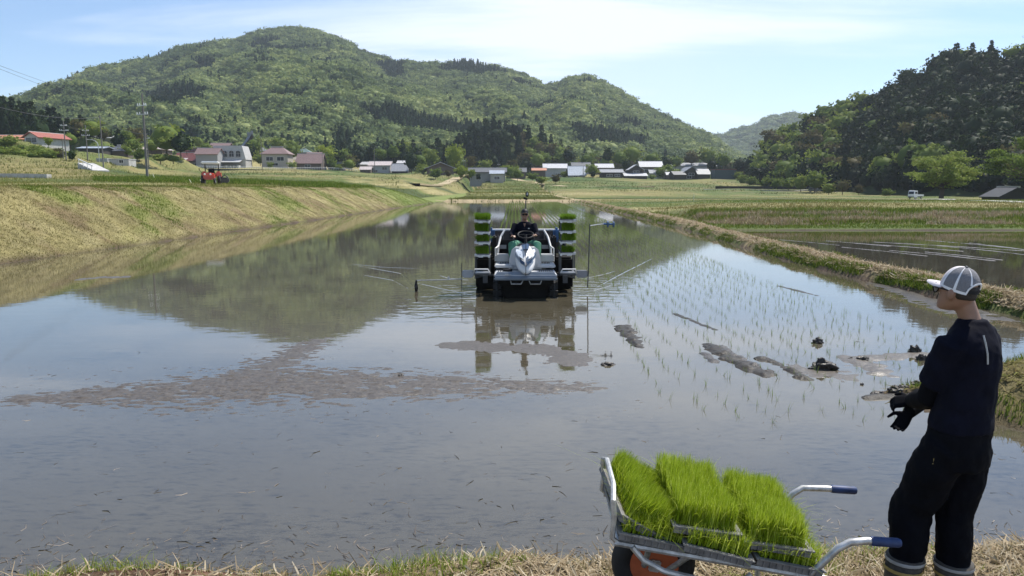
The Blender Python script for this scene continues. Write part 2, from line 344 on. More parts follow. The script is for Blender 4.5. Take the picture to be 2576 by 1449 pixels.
def land():
    tt = np.linspace(-1.5, 1.5, 640); FF = np.geomspace(1.0, 1500, 640)
    T, F = np.meshgrid(tt, FF); X = (T * F).ravel(); F = F.ravel(); T = T.ravel()
    h = H(X, F)
    v = np.stack([X, F, h], 1); nx, ny = len(tt), len(FF)
    i = np.arange(nx * ny).reshape(ny, nx); f = np.stack([i[:-1, :-1].ravel(), i[:-1, 1:].ravel(), i[1:, 1:].ravel(), i[1:, :-1].ravel()], 1)
    me = npmesh('ground', v, f)
    dl = XL(F) - X; dr = X - XR(F); dn = YN(X) - F; df = F - YF
    a = fbm(X * .35, F * .35, 4, 21); b = fbm(X / 25, F / 40, 4, 22); c = fbm(X * 1.1, F * 1.1, 4, 23); e = fbm(X / 70, F / 12, 3, 24)
    C = np.tile(np.array([[.085, .060, .042]]), (len(X), 1))
    fld = np.tile(np.array([[.085, .115, .026]]), (len(X), 1))
    fld = mixc3(fld, (.20, .18, .065), sstep(.42, .66, b)); fld = mixc3(fld, (.05, .085, .016), sstep(.55, .72, e)); fld = mixc3(fld, (.16, .12, .06), sstep(.60, .75, a) * .6); ln_ = fbm(X / 160, F / 5 / (1 + F / 120), 2, 26); fld = mixc3(fld, (.30, .26, .12), sstep(.60, .70, ln_) * sstep(45, 60, F) * .8); fld = mixc3(fld, (.045, .065, .018), sstep(.36, .28, ln_) * sstep(45, 60, F) * .8)
    out_ = (dl > 0) | (dr > 0) | (df > 0)
    C = np.where(out_[:, None], fld, C)
    # left bank: mown dry grass over green
    bank = np.tile(np.array([[.215, .185, .080]]), (len(X), 1))
    bank = mixc3(bank, (.13, .155, .035), sstep(.50, .74, a) * .8); bank = mixc3(bank, (.30, .26, .13), sstep(.5, .75, c) * .6); bank = mixc3(bank, (.14, .095, .055), sstep(.55, .75, fbm(X * .5, F * .9, 3, 28)) * .7)
    bank = mixc3(bank, (.12, .19, .03), sstep(85, 100, F) * .6)
    bank = mixc3(bank, (.075, .055, .035), sstep(.45, .05, dl)); 
    m = sstep(6.3, 4.9, dl) * (dl > 0); C = np.where((dl > 0)[:, None], C * (1 - m[:, None]) + bank * m[:, None], C)
    # dry upper slope on the left
    ul = sstep(-.52, -.60, T) * sstep(88, 100, F) * sstep(200, 150, F) * (dl > 5); C = mixc3(C, (.25, .20, .085), ul * .75)
    # right levee
    lv = np.tile(np.array([[.36, .28, .165]]), (len(X), 1)); lv = mixc3(lv, (.085, .115, .025), np.maximum(sstep(.50, .24, dr), sstep(1.15, 1.35, dr)) * sstep(.3, .5, a + .1)); lv = mixc3(lv, (.07, .05, .035), sstep(.16, .06, dr))
    k = (dr > 0) & (dr < 1.5) & (F > 4); C = np.where(k[:, None], lv, C)
    k = (dr > 1.5) & (F < 41); C[k] = (.06, .045, .03)
    k = sstep(42.6, 43.2, F) * sstep(46.6, 45, F) * (dr > 1.0); C = mixc3(C, (.19, .15, .085), k * sstep(.4, .6, c) * .9)
    # corner ramp, near bank
    q = ((X - 8.6) / 4.3) ** 2 + ((F - 7.6) / 1.75) ** 2
    C = mixc3(C, (.15, .125, .055), sstep(1.1, .7, q)); C = mixc3(C, (.08, .11, .03), sstep(1., .5, q) * sstep(.5, .65, c))
    nb = np.tile(np.array([[.13, .095, .055]]), (len(X), 1)); nb = mixc3(nb, (.22, .17, .10), sstep(.45, .65, c)); nb = mixc3(nb, (.095, .036, .025), sstep(.6, -1.6, X) * sstep(.5, .05, dn)); nb = mixc3(nb, (.05, .038, .03), sstep(.06, -.02, dn))
    C = np.where((dn > -.05)[:, None], nb, C)
    k = (df > 0) & (df < 3.2) & (dl < 2) & (dr < 2); C[k] = (.30, .24, .14)
    at_ = me.color_attributes.new('Col', 'FLOAT_COLOR', 'POINT'); at_.data.foreach_set('color', np.concatenate([C, np.ones((len(C), 1))], 1).astype(np.float32).ravel())
    o = link('ground', me, landmat(), smooth=True); tag(o, kind='structure')
land()

# ---------------------------------------------------------------- water
def watermat(name, mud):
    m, t = newmat(name); o = tn(t, 'ShaderNodeOutputMaterial'); p = tn(t, 'ShaderNodeBsdfPrincipled'); t.links.new(p.outputs[0], o.inputs[0])
    p.inputs['Roughness'].default_value = .03; p.inputs['IOR'].default_value = 1.75
    tcn = tn(t, 'ShaderNodeTexCoord')
    def nz(s, d=4, r=.5, st=None):
        n = tn(t, 'ShaderNodeTexNoise'); n.inputs['Scale'].default_value = s; n.inputs['Detail'].default_value = d; n.inputs['Roughness'].default_value = r
        if st:
            q = tn(t, 'ShaderNodeMapping'); q.inputs['Scale'].default_value = st; t.links.new(tcn.outputs['Object'], q.inputs[0]); t.links.new(q.outputs[0], n.inputs['Vector'])
        else: t.links.new(tcn.outputs['Object'], n.inputs['Vector'])
        return n.outputs[0]
    mx = tn(t, 'ShaderNodeMix', data_type='RGBA'); mx.inputs[6].default_value = (*[q * .8 for q in mud], 1); mx.inputs[7].default_value = (*[q * 1.25 for q in mud], 1)
    t.links.new(nz(.5, 6, .65, (1, 2.2, 1)), mx.inputs[0])
    st = tn(t, 'ShaderNodeMapRange'); st.inputs[1].default_value = .50; st.inputs[2].default_value = .66; st.inputs[3].default_value = 1.0; st.inputs[4].default_value = .42; sa = tn(t, 'ShaderNodeMath', operation='MULTIPLY_ADD'); t.links.new(nz(.8, 3, .5), sa.inputs[0]); sa.inputs[1].default_value = .34; t.links.new(nz(8.5, 10, .78, (.7, 2.2, 1)), sa.inputs[2]); sb = tn(t, 'ShaderNodeMath', operation='SUBTRACT'); t.links.new(sa.outputs[0], sb.inputs[0]); sb.inputs[1].default_value = .17; t.links.new(sb.outputs[0], st.inputs[0])   # sunken straw and silt
    sv = tn(t, 'ShaderNodeVectorMath', operation='SCALE'); t.links.new(mx.outputs[2], sv.inputs[0]); t.links.new(st.outputs[0], sv.inputs['Scale']); t.links.new(sv.outputs[0], p.inputs['Base Color'])
    b1 = tn(t, 'ShaderNodeBump'); b1.inputs['Strength'].default_value = 1; b1.inputs['Distance'].default_value = .0009; t.links.new(nz(2.6, 3, .5, (1, 1.6, 1)), b1.inputs['Height'])
    # water stirred up around the machine
    vd = tn(t, 'ShaderNodeVectorMath', operation='DISTANCE'); q = tn(t, 'ShaderNodeMapping'); q.inputs['Scale'].default_value = (1, .55, 1); t.links.new(tcn.outputs['Object'], q.inputs[0]); t.links.new(q.outputs[0], vd.inputs[0]); vd.inputs[1].default_value = (.2, 9.6, 0)
    mk = tn(t, 'ShaderNodeMapRange'); mk.inputs[1].default_value = 1.0; mk.inputs[2].default_value = 3.6; mk.inputs[3].default_value = .010; mk.inputs[4].default_value = 0.0; t.links.new(vd.outputs['Value'], mk.inputs[0])
    ml = tn(t, 'ShaderNodeMath', operation='MULTIPLY'); t.links.new(nz(2.2, 2, .5, (1, 1.8, 1)), ml.inputs[0]); t.links.new(mk.outputs[0], ml.inputs[1])
    b2 = tn(t, 'ShaderNodeBump'); b2.inputs['Strength'].default_value = 1; b2.inputs['Distance'].default_value = 1.0; t.links.new(ml.outputs[0], b2.inputs['Height']); t.links.new(b1.outputs[0], b2.inputs['Normal'])
    t.links.new(b2.outputs[0], p.inputs['Normal'])
    return m
W1 = watermat('muddy_water', (.080, .070, .047))
Fs = [3.6, 8, 13, 22, 33, 44, 70, 100, 131.5]
mb = MB(); L = [(float(XL(f)) - .6, f, 0) for f in Fs]; Q = [(float(XR(f)) + .7, f, 0) for f in Fs]
for i in range(len(Fs) - 1): mb.quad(L[i], Q[i], Q[i + 1], L[i + 1])
tag(mb.build('paddy_water', W1), kind='structure')
mb = MB(); Fs = [3.6, 8, 13, 22, 33, 41.6]
for i in range(len(Fs) - 1): mb.quad((float(XR(Fs[i])) + .7, Fs[i], 0), (90, Fs[i], 0), (90, Fs[i + 1], 0), (float(XR(Fs[i + 1])) + .7, Fs[i + 1], 0))
tag(mb.build('paddy_water', watermat('dark_paddy_water', (.05, .040, .026))), kind='structure')

# ---------------------------------------------------------------- mountain, right hill, far hill
SIL = [(-700, 330), (-300, 300), (0, 262), (60, 238), (100, 214), (170, 192), (230, 167), (330, 149), (400, 136), (450, 114), (520, 101), (600, 93), (640, 75), (700, 66), (750, 64), (810, 76), (860, 93), (920, 126), (1000, 149), (1080, 153), (1180, 149),
       (1240, 160), (1310, 181), (1370, 206), (1400, 206), (1430, 190), (1480, 184), (1520, 200), (1570, 230), (1640, 270), (1720, 305), (1790, 336), (1830, 372), (1900, 400), (2100, 415)]
def elev(x, y):                    # tan of elevation over the ground distance F
    a, b, c = ray(x, y); return c / b
def tpx(t): return 1288 + t * FPX * .96   # column for a lateral tangent (far things sit near the horizon row)
silx = np.array([p[0] for p in SIL]); silt = np.array([elev(*p) for p in SIL]); sill = np.array([ray(*p)[0] / ray(*p)[1] for p in SIL])
def mtn(T, F):
    x = 1288 + T * FPX
    Fr = np.interp(x, [-700, 0, 400, 750, 1100, 1450, 1800, 2100], [1150, 1080, 1150, 1250, 1150, 1100, 980, 900])
    Ff = np.interp(x, [-700, 0, 900, 1200, 1450, 1800, 2100], [430, 430, 470, 500, 540, 620, 640]); hf = table(T, np.full_like(T, 460.)) + 1
    Hr = np.interp(T, sill, silt) * Fr + CAMH - 9
    s = (F - Ff) / (Fr - Ff); sc_ = np.clip(s, 0, 1)
    h = hf + (Hr - hf) * (.55 * sc_ + .45 * sc_ ** 1.6)
    sp = 1 - np.abs(2 * fbm(T * 5.5 + sc_ * .9 + 3, sc_ * 1.1, 3, 31) - 1) * 2.2; sp2 = fbm(T * 14, F / 150, 4, 33) - .5
    h = h + (sp * 26 + sp2 * 34) * np.sin(np.pi * sc_) ** 1.1 * np.clip((Hr - hf) / 160, .12, 1)
    h = np.where(s > 1, Hr - (F - Fr) * .35, h); h = np.where(s < 0, hf + s * 60, h)
    return h, sc_
def polar(name, t0, t1, n, F, fn, mat):
    tt = np.linspace(t0, t1, n); T, FF = np.meshgrid(tt, F); X = (T * FF).ravel(); h = fn(T.ravel(), FF.ravel())
    i = np.arange(n * len(F)).reshape(len(F), n); f = np.stack([i[:-1, :-1].ravel(), i[:-1, 1:].ravel(), i[1:, 1:].ravel(), i[1:, :-1].ravel()], 1)
    o = link(name, npmesh(name, np.stack([X, FF.ravel(), h], 1), f), mat, smooth=True); tag(o, kind='structure'); return o
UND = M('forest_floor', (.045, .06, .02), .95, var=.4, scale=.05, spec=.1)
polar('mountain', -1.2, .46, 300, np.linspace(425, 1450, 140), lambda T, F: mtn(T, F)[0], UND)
RS = [(1870, 452), (1905, 420), (1925, 378), (1960, 334), (2030, 322), (2060, 303), (2100, 295), (2160, 277), (2200, 250), (2250, 228), (2300, 198), (2360, 172), (2420, 152), (2460, 146), (2500, 142), (2576, 136), (2800, 120), (3200, 110)]
rst = np.array([elev(*p) for p in RS]); rsl = np.array([ray(*p)[0] / ray(*p)[1] for p in RS])
def rhill(T, F):
    x = 1288 + T * FPX
    Fb = np.interp(x, [1860, 2000, 2300, 2576, 3200], [352, 300, 218, 180, 150]); Fr = Fb + np.interp(x, [1860, 2100, 2576], [70, 110, 150])
    hb = table(T, Fb); Hr = np.maximum(np.interp(T, rsl, rst) * Fr + CAMH - 3, hb)
    s = (F - Fb) / (Fr - Fb); sc_ = np.clip(s, 0, 1)
    h = hb + (Hr - hb) * (.7 * sc_ + .3 * sc_ ** 2) + (fbm(T * 14, F / 60, 3, 41) - .5) * 8 * np.sin(np.pi * sc_)
    h = np.where(s > 1, Hr - (F - Fr) * .2, h); h = np.where(s < 0, hb + s * 30, h)
    return h, sc_
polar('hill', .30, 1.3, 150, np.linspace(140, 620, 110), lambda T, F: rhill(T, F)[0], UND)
FS = [(1600, 380), (1760, 352), (1800, 345), (1850, 332), (1900, 318), (1940, 293), (1990, 287), (2030, 293), (2100, 310), (2250, 350)]
fsl = np.array([ray(*p)[0] / ray(*p)[1] for p in FS]); fst = np.array([elev(*p) for p in FS])
def fhill(T, F): s = np.clip((F - 1300) / 700, 0, 1); return np.interp(T, fsl, fst) * 2000 * s ** 1.2 - np.clip(F - 2000, 0, 1e9) * .4 + (fbm(T * 25, F / 120, 4, 51) - .5) * 30 * np.sin(np.pi * s)
polar('far_hill', .15, .62, 90, np.linspace(1300, 2300, 60), fhill, UND)
FS2 = [(1650, 380), (1800, 348), (1840, 336), (1880, 318), (1910, 314), (1960, 320), (2100, 330)]
gsl = np.array([ray(*p)[0] / ray(*p)[1] for p in FS2]); gst = np.array([elev(*p) for p in FS2])
polar('far_ridge', .15, .5, 60, np.linspace(2400, 3300, 30), lambda T, F: np.interp(T, gsl, gst) * 2900 * np.clip((F - 2400) / 500, 0, 1) - np.clip(F - 2900, 0, 1e9) * .4, UND)
# ================================================================ trees
BARK = M('bark', (.10, .075, .055), .9, var=.4, scale=12, bump=.6)
LIGHT = [(.075, .105, .022), (.115, .150, .030), (.165, .200, .040), (.22, .235, .055)]
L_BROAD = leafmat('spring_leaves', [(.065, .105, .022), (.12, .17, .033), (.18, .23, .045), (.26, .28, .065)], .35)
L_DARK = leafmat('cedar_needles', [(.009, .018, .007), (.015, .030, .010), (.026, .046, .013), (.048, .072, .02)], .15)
L_BROWN = leafmat('russet_leaves', [(.05, .055, .022), (.085, .075, .03), (.12, .105, .045), (.10, .12, .035)], .3)
L_YEL = leafmat('yellow_green_leaves', [(.12, .17, .02), (.19, .24, .03), (.26, .30, .04)], .4)
L_CHERRY = leafmat('cherry_leaves', [(.08, .13, .025), (.15, .21, .04), (.22, .28, .06), (.30, .33, .10)], .4)
def quads(P, size, r, tilt=1.0, asp=1.0):       # one leaf-sized face at each point
    n = len(P); d = r.normal(size=(n, 3)); d[:, 2] *= tilt; d /= np.linalg.norm(d, axis=1)[:, None]
    e = r.normal(size=(n, 3)); a = np.cross(d, e); a /= np.linalg.norm(a, axis=1)[:, None]; b = np.cross(d, a)
    s = (size * (.6 + .8 * r.random(n)))[:, None] if np.ndim(size) == 0 else (size * (.6 + .8 * r.random(n)))[:, None]
    a = a * s * asp; b = b * s
    v = np.stack([P - a, P - b * .7, P + a, P + b * .7], 1).reshape(-1, 3); return v, np.arange(4 * n).reshape(n, 4)
def broad_points(r, n, wx=.5, z0=.18, z1=1.0, clumps=26, spread=.16, flat=.8):
    # clumps of leaves through a rounded, uneven volume
    C = []
    while len(C) < clumps:
        p = r.uniform(-1, 1, 3); l = np.linalg.norm(p)
        if l > 1 or l < .45: continue
        C.append(p * (.75 + .35 * r.random()))
    C = np.array(C); C[:, 0] *= wx * .8; C[:, 1] *= wx * .8; C[:, 2] = (z0 + z1) / 2 + C[:, 2] * (z1 - z0) / 2 * .85
    k = r.integers(0, clumps, n); sp = spread * (.6 + .8 * r.random(clumps))[k][:, None]
    o = r.normal(size=(n, 3)); o /= np.linalg.norm(o, axis=1)[:, None]; o *= (r.random(n) ** .45)[:, None]; o[:, 2] *= flat; o[:, 2] = np.where(o[:, 2] < 0, o[:, 2] * .5, o[:, 2])
    return C[k] + o * sp
def cone_points(r, n, wx=.2, z0=.08):
    u = r.random(n) ** 1.5; lay = np.floor(u * 13) / 13; z = z0 + (lay + (r.random(n)) * .05) * (1 - z0); a = r.random(n) * 2 * np.pi
    lob = .72 + .28 * np.sin(a * 3 + lay * 40) * np.cos(a * 2 + lay * 17); rad = wx * (1.0 - lay) ** .8 * lob * r.random(n) ** .42 + .012
    return np.stack([np.cos(a) * rad, np.sin(a) * rad, z - rad * .35], 1)
def ellipsoid(c, rx, rz, n=8, m=6):
    v = []; f = []
    for i in range(m + 1):
        for j in range(n): v.append((c[0] + rx * math.sin(math.pi * i / m) * math.cos(2 * math.pi * j / n), c[1] + rx * math.sin(math.pi * i / m) * math.sin(2 * math.pi * j / n), c[2] + rz * math.cos(math.pi * i / m)))
    for i in range(m):
        for j in range(n): f.append((i * n + j, i * n + (j + 1) % n, (i + 1) * n + (j + 1) % n, (i + 1) * n + j))
    return np.array(v), np.array(f)
def crown_mesh(name, P, size, r, mats, core=None, trunk=True, tilt=1.0):
    v, f = quads(P, size, r, tilt); idx = np.zeros(len(f), np.int32)
    def app(v2, f2, mi):
        nonlocal v, f, idx
        f = np.concatenate([f, f2 + len(v)]); v = np.concatenate([v, v2]); idx = np.concatenate([idx, np.full(len(f2), mi, np.int32)])
    if core: app(*ellipsoid(*core), 0)
    if trunk:
        a = np.linspace(0, 2 * np.pi, 6)[:-1]; ring = lambda z, q: np.stack([np.cos(a) * q, np.sin(a) * q, np.full(5, z)], 1)
        tv = np.concatenate([ring(-.08, .022), ring(.6, .008)]); tf = np.array([(i, (i + 1) % 5, 5 + (i + 1) % 5, 5 + i) for i in range(5)]); app(tv, tf, 1)
    me = npmesh(name, v, f)
    for q in mats: me.materials.append(q)
    me.polygons.foreach_set('material_index', idx); return me
def kit(kind, n=3, seed=0, q=420):
    out = []
    for k in range(n):
        r = np.random.default_rng(seed + k)
        if kind == 'cedar': out.append(crown_mesh('cedar_tree', cone_points(r, q, .22 + .035 * k), .036, r, [L_DARK, BARK], ((0, 0, .42), .11, .36)))
        if kind == 'broad': out.append(crown_mesh('broadleaf_tree', broad_points(r, q, .46 + .04 * k, .14, spread=.175), .046, r, [L_BROAD, BARK], ((0, 0, .52), .31, .33)))
        if kind == 'darkbroad': out.append(crown_mesh('oak_tree', broad_points(r, q, .4, .1), .046, r, [L_DARK, BARK], ((0, 0, .5), .26, .32)))
        if kind == 'russet': out.append(crown_mesh('russet_tree', broad_points(r, q, .45, .14), .046, r, [L_BROWN, BARK], ((0, 0, .5), .26, .28)))
        if kind == 'yellow': out.append(crown_mesh('yellow_green_tree', broad_points(r, q, .5, .02, 1, 20, .2), .05, r, [L_YEL, BARK], ((0, 0, .5), .28, .3)))
        if kind == 'shrub': out.append(crown_mesh('shrub', broad_points(r, q, .62, .0, .95, 18, .24), .06, r, [L_BROAD, BARK], ((0, 0, .4), .34, .3)))
    return out
KIT = {k: kit(k, 3, 100 + i * 10) for i, k in enumerate(['cedar', 'broad', 'darkbroad', 'russet', 'yellow', 'shrub'])}
NICE = {'cedar': 'cedar_tree', 'broad': 'broadleaf_tree', 'darkbroad': 'oak_tree', 'russet': 'russet_tree', 'yellow': 'yellow_green_tree', 'shrub': 'shrub'}
rt = random.Random(5)
def plant(kind, p, h, label, group=None, wid=1.0, cat='tree'):
    o = bpy.data.objects.new(NICE[kind], rt.choice(KIT[kind])); col.objects.link(o)
    o.location = p; o.scale = (h * wid * rt.uniform(.9, 1.1), h * wid * rt.uniform(.9, 1.1), h); o.rotation_euler = (0, 0, rt.uniform(0, 6.28))
    return tag(o, label, cat, group)

# ---- forest masses far away: crowns instanced on points
def source(name, kind, mat, n, q=230):
    c = bpy.data.collections.new(name)
    for k in range(n):
        r = np.random.default_rng(900 + k + len(name))
        if kind == 'dome': P = broad_points(r, q, .62, .05, .95, 14, .27); me = crown_mesh(name, P, .085, r, [mat], ((0, 0, .45), .42, .38), trunk=False, tilt=1.6)
        else: P = cone_points(r, q, .30); me = crown_mesh(name, P, .06, r, [mat], ((0, 0, .42), .16, .36), trunk=False)
        c.objects.link(bpy.data.objects.new(name, me))
    return c
def forest(name, P, S, tint, src, label=None):
    me = bpy.data.meshes.new(name); me.vertices.add(len(P)); me.vertices.foreach_set('co', np.ascontiguousarray(P, np.float32).ravel())
    a = me.attributes.new('scl', 'FLOAT_VECTOR', 'POINT'); a.data.foreach_set('vector', np.ascontiguousarray(S, np.float32).ravel())
    a = me.attributes.new('tint', 'FLOAT', 'POINT'); a.data.foreach_set('value', np.ascontiguousarray(tint, np.float32))
    o = bpy.data.objects.new(name, me); col.objects.link(o); tag(o, kind='stuff')
    g = bpy.data.node_groups.new(name, 'GeometryNodeTree'); g.interface.new_socket('Geometry', in_out='INPUT', socket_type='NodeSocketGeometry'); g.interface.new_socket('Geometry', in_out='OUTPUT', socket_type='NodeSocketGeometry')
    gi = g.nodes.new('NodeGroupInput'); go = g.nodes.new('NodeGroupOutput'); ip = g.nodes.new('GeometryNodeInstanceOnPoints'); ci = g.nodes.new('GeometryNodeCollectionInfo')
    ci.inputs['Collection'].default_value = src; ci.inputs['Separate Children'].default_value = True; ci.inputs['Reset Children'].default_value = True
    ip.inputs['Pick Instance'].default_value = True
    na = g.nodes.new('GeometryNodeInputNamedAttribute'); na.data_type = 'FLOAT_VECTOR'; na.inputs['Name'].default_value = 'scl'
    rv = g.nodes.new('FunctionNodeRandomValue'); rv.data_type = 'FLOAT_VECTOR'; rv.inputs[0].default_value = (0, 0, 0); rv.inputs[1].default_value = (.0, .0, 6.28)
    g.links.new(gi.outputs[0], ip.inputs['Points']); g.links.new(ci.outputs[0], ip.inputs['Instance']); g.links.new(na.outputs[0], ip.inputs['Scale']); g.links.new(rv.outputs[0], ip.inputs['Rotation']); g.links.new(ip.outputs[0], go.inputs[0])
    md = o.modifiers.new('forest', 'NODES'); md.node_group = g
    return o
FAR_L = leafmat('mountain_leaves', [(.056, .088, .036), (.128, .172, .066), (.225, .275, .10), (.35, .38, .15)], .32, island=.3, obj=.8, tint=True)
FAR_D = leafmat('mountain_cedar', [(.016, .034, .014), (.030, .056, .018), (.055, .085, .026)], .15, island=.5, obj=.5, tint=True)
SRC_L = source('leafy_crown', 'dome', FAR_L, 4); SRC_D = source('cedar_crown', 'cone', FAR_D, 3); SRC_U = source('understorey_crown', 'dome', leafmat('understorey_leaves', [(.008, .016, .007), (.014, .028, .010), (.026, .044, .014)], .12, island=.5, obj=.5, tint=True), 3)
def inpoly(px, py, poly):
    r = np.zeros(len(px), bool); j = len(poly) - 1
    for i in range(len(poly)):
        xi, yi = poly[i]; xj, yj = poly[j]; c = ((yi > py) != (yj > py)) & (px < (xj - xi) * (py - yi) / (yj - yi + 1e-9) + xi); r ^= c; j = i
    return r
def topix(X, F, Z):
    z = Z - CAMH; depth = F * CT - z * ST; up = F * ST + z * CT
    return 1288 + FPX * X / depth, 724.5 - FPX * up / depth
def mountain_forest():
    n = 34000; F = np.sqrt(rng.uniform(430 ** 2, 1330 ** 2, n)); T = rng.uniform(-.80, .42, n)
    h, s = mtn(T, F); Fr = np.interp(1288 + T * FPX, [-700, 0, 400, 750, 1100, 1450, 1800, 2100], [1150, 1080, 1150, 1250, 1150, 1100, 980, 900])
    ok = (s > 0) & (F < Fr + 25); T, F, h, s = T[ok], F[ok], h[ok], s[ok]; X = T * F
    x, y = topix(X, F, h)
    m = fbm(X / 75, F / 60, 4, 61)
    dark = (m > .69) | (rng.random(len(X)) < .035)
    for poly in ([(370, 245), (470, 228), (522, 240), (512, 262), (430, 292), (385, 285)], [(155, 200), (185, 176), (222, 178), (215, 192), (165, 220)], [(900, 285), (1000, 282), (1130, 322), (1260, 335), (1230, 365), (1000, 340), (940, 325)],
                 [(1430, 330), (1560, 345), (1640, 372), (1560, 385), (1440, 372)], [(940, 165), (1010, 165), (1020, 200), (980, 215)], [(480, 160), (540, 155), (545, 185), (500, 190)], [(820, 350), (900, 345), (890, 400), (830, 400)]): dark |= inpoly(x, y, poly)
    dark |= (s < .08) & (rng.random(len(X)) < .4) & (x < 1500)
    hgt = np.where(dark, rng.uniform(9, 14, len(X)), rng.uniform(6.5, 13.0, len(X)))
    P = np.stack([X, F, h - 1.2], 1); tint = np.clip(fbm(X / 50, F / 50, 3, 66) * 1.1 - .2 + rng.normal(0, .24, len(X)) + np.where((m < .43), .2, 0), 0, 1)
    S = np.stack([hgt * rng.uniform(.85, 1.3, len(X))] * 2 + [hgt], 1)
    S[dark, 0] *= .85; S[dark, 1] *= .85
    forest('mountain_forest', P[~dark], S[~dark], tint[~dark], SRC_L); forest('mountain_cedars', P[dark], S[dark], tint[dark], SRC_D)
    n = 2600; T = rng.uniform(.2, .55, n); F = np.sqrt(rng.uniform(1400 ** 2, 2040 ** 2, n)); h = fhill(T, F); hg = rng.uniform(12, 20, n)
    forest('far_hill_forest', np.stack([T * F, F, h - 4], 1), np.stack([hg * 1.5, hg * 1.5, hg], 1), rng.random(n) * .6, SRC_L)
    # undergrowth that fills the wooded right hill between its trees
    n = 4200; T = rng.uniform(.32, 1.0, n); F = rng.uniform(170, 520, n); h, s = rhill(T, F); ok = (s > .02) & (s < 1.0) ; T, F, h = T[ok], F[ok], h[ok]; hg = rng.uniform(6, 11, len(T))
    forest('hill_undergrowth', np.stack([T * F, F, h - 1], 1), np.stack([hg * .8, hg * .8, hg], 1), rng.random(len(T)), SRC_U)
mountain_forest()

# ---- the wooded hill on the right: every larger tree on its own
def right_wood():
    r = np.random.default_rng(77); pts = []
    tries = 0
    while len(pts) < 255 and tries < 9000:
        tries += 1
        T = r.uniform(.33, .86); x = 1288 + T * FPX; Fb = np.interp(x, [1860, 2000, 2300, 2576, 3200], [352, 300, 218, 180, 150]); D = np.interp(x, [1860, 2100, 2576], [70, 110, 150])
        s = r.random() ** .85; F = Fb + D * s * 1.02; X = T * F
        if any((X - q[0]) ** 2 + (F - q[1]) ** 2 < 30 for q in pts): continue
        h = float(rhill(np.array([T]), np.array([F]))[0][0]); pts.append((X, F, h, s, x))
    for X, F, h, s, x in pts:
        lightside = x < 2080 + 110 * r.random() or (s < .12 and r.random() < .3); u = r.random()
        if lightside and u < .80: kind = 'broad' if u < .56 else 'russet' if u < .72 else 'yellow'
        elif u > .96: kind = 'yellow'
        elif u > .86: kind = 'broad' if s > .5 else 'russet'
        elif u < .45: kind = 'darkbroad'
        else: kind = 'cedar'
        lo, hi = {'cedar': (10, 15), 'broad': (9, 13), 'russet': (9, 13), 'yellow': (8, 11), 'darkbroad': (10, 15)}[kind]
        hh = r.uniform(lo, hi) * (1.05 if lightside else 1)
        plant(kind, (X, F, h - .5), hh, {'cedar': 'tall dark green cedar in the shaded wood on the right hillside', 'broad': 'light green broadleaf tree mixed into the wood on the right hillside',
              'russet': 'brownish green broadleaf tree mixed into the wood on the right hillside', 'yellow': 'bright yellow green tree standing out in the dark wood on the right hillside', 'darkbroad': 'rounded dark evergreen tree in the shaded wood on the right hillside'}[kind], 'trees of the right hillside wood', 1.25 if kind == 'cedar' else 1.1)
    for x, y, F, h, kind in [(2015, 470, 268, 7, 'broad'), (2050, 466, 262, 8.5, 'broad'), (2085, 472, 250, 5, 'broad'), (2120, 470, 246, 6, 'russet'), (1985, 465, 285, 6, 'broad'), (1955, 462, 300, 6, 'shrub'), (1925, 452, 320, 5, 'shrub'), (1890, 452, 330, 4.5, 'shrub'), (1870, 440, 345, 5, 'shrub'), (2160, 474, 236, 4, 'russet'), (2230, 480, 222, 3, 'shrub')]:
        p = at(x, y, F); plant(kind, (p.x, F, gz(p.x, F) - .3), h, 'small sunlit tree at the foot of the right hillside wood', 'small trees at the foot of the right wood', 1.2)
right_wood()
# ---- the dark wood on the left, the belt of cedars and the knoll in the middle
KC = (at(1275, 440, 500).x, 500.0)
def knoll(X, F):
    X = np.asarray(X, float); F = np.asarray(F, float); u = (X - KC[0]) / np.where(X < KC[0], 56, 52.); v = (F - KC[1]) / 42
    return 9 + 27 * np.clip(1 - np.sqrt(u * u + v * v), 0, 1) ** .8 + 3 * (fbm(X / 15, F / 15, 2, 71) - .5) - 6 * (u * u + v * v > 1)
def knoll_mesh():
    a = np.linspace(0, 2 * np.pi, 49)[:-1]; q = np.linspace(0.02, 1.05, 14); A, Q = np.meshgrid(a, q)
    X = (KC[0] + np.cos(A) * Q * 55).ravel(); F = (KC[1] + np.sin(A) * Q * 42).ravel(); i = np.arange(48 * 14).reshape(14, 48); j = np.roll(i, -1, 1)
    f = np.stack([i[:-1].ravel(), j[:-1].ravel(), j[1:].ravel(), i[1:].ravel()], 1)
    tag(link('knoll', npmesh('knoll', np.stack([X, F, knoll(X, F) - .3], 1), f), UND, smooth=True), kind='structure')
knoll_mesh()
def strip(n, top, F0, F1, kinds, label, group, seed, x0, x1, hfn=None, jit=(-6, 22), hmax=24):
    r = np.random.default_rng(seed); ks = list(kinds)
    for k in range(n):
        x = x0 + (x1 - x0) * (k + r.random()) / n; F = r.uniform(F0, F1); p = at(x, 440, F); X = p.x
        g = gz(X, F) if hfn is None else max(gz(X, F), float(hfn(X, F)))
        zt = CAMH + F * elev(x, np.interp(x, [q[0] for q in top], [q[1] for q in top]) + r.uniform(*jit)); h = max(6., min(hmax, zt - g))
        kind = ks[r.choice(len(ks), p=list(kinds.values()))]
        plant(kind, (X, F, g - .5), h, label[kind], group, 1.1 if kind == 'cedar' else .85)
LT = [(-40, 222), (30, 228), (70, 240), (110, 258), (160, 270), (230, 288), (290, 318), (340, 335)]
LWL = {'cedar': 'dark cedar in the tall wood at the left edge of the valley', 'darkbroad': 'rounded dark evergreen in the wood at the left edge of the valley', 'broad': 'lighter broadleaf tree in the wood at the left edge of the valley'}
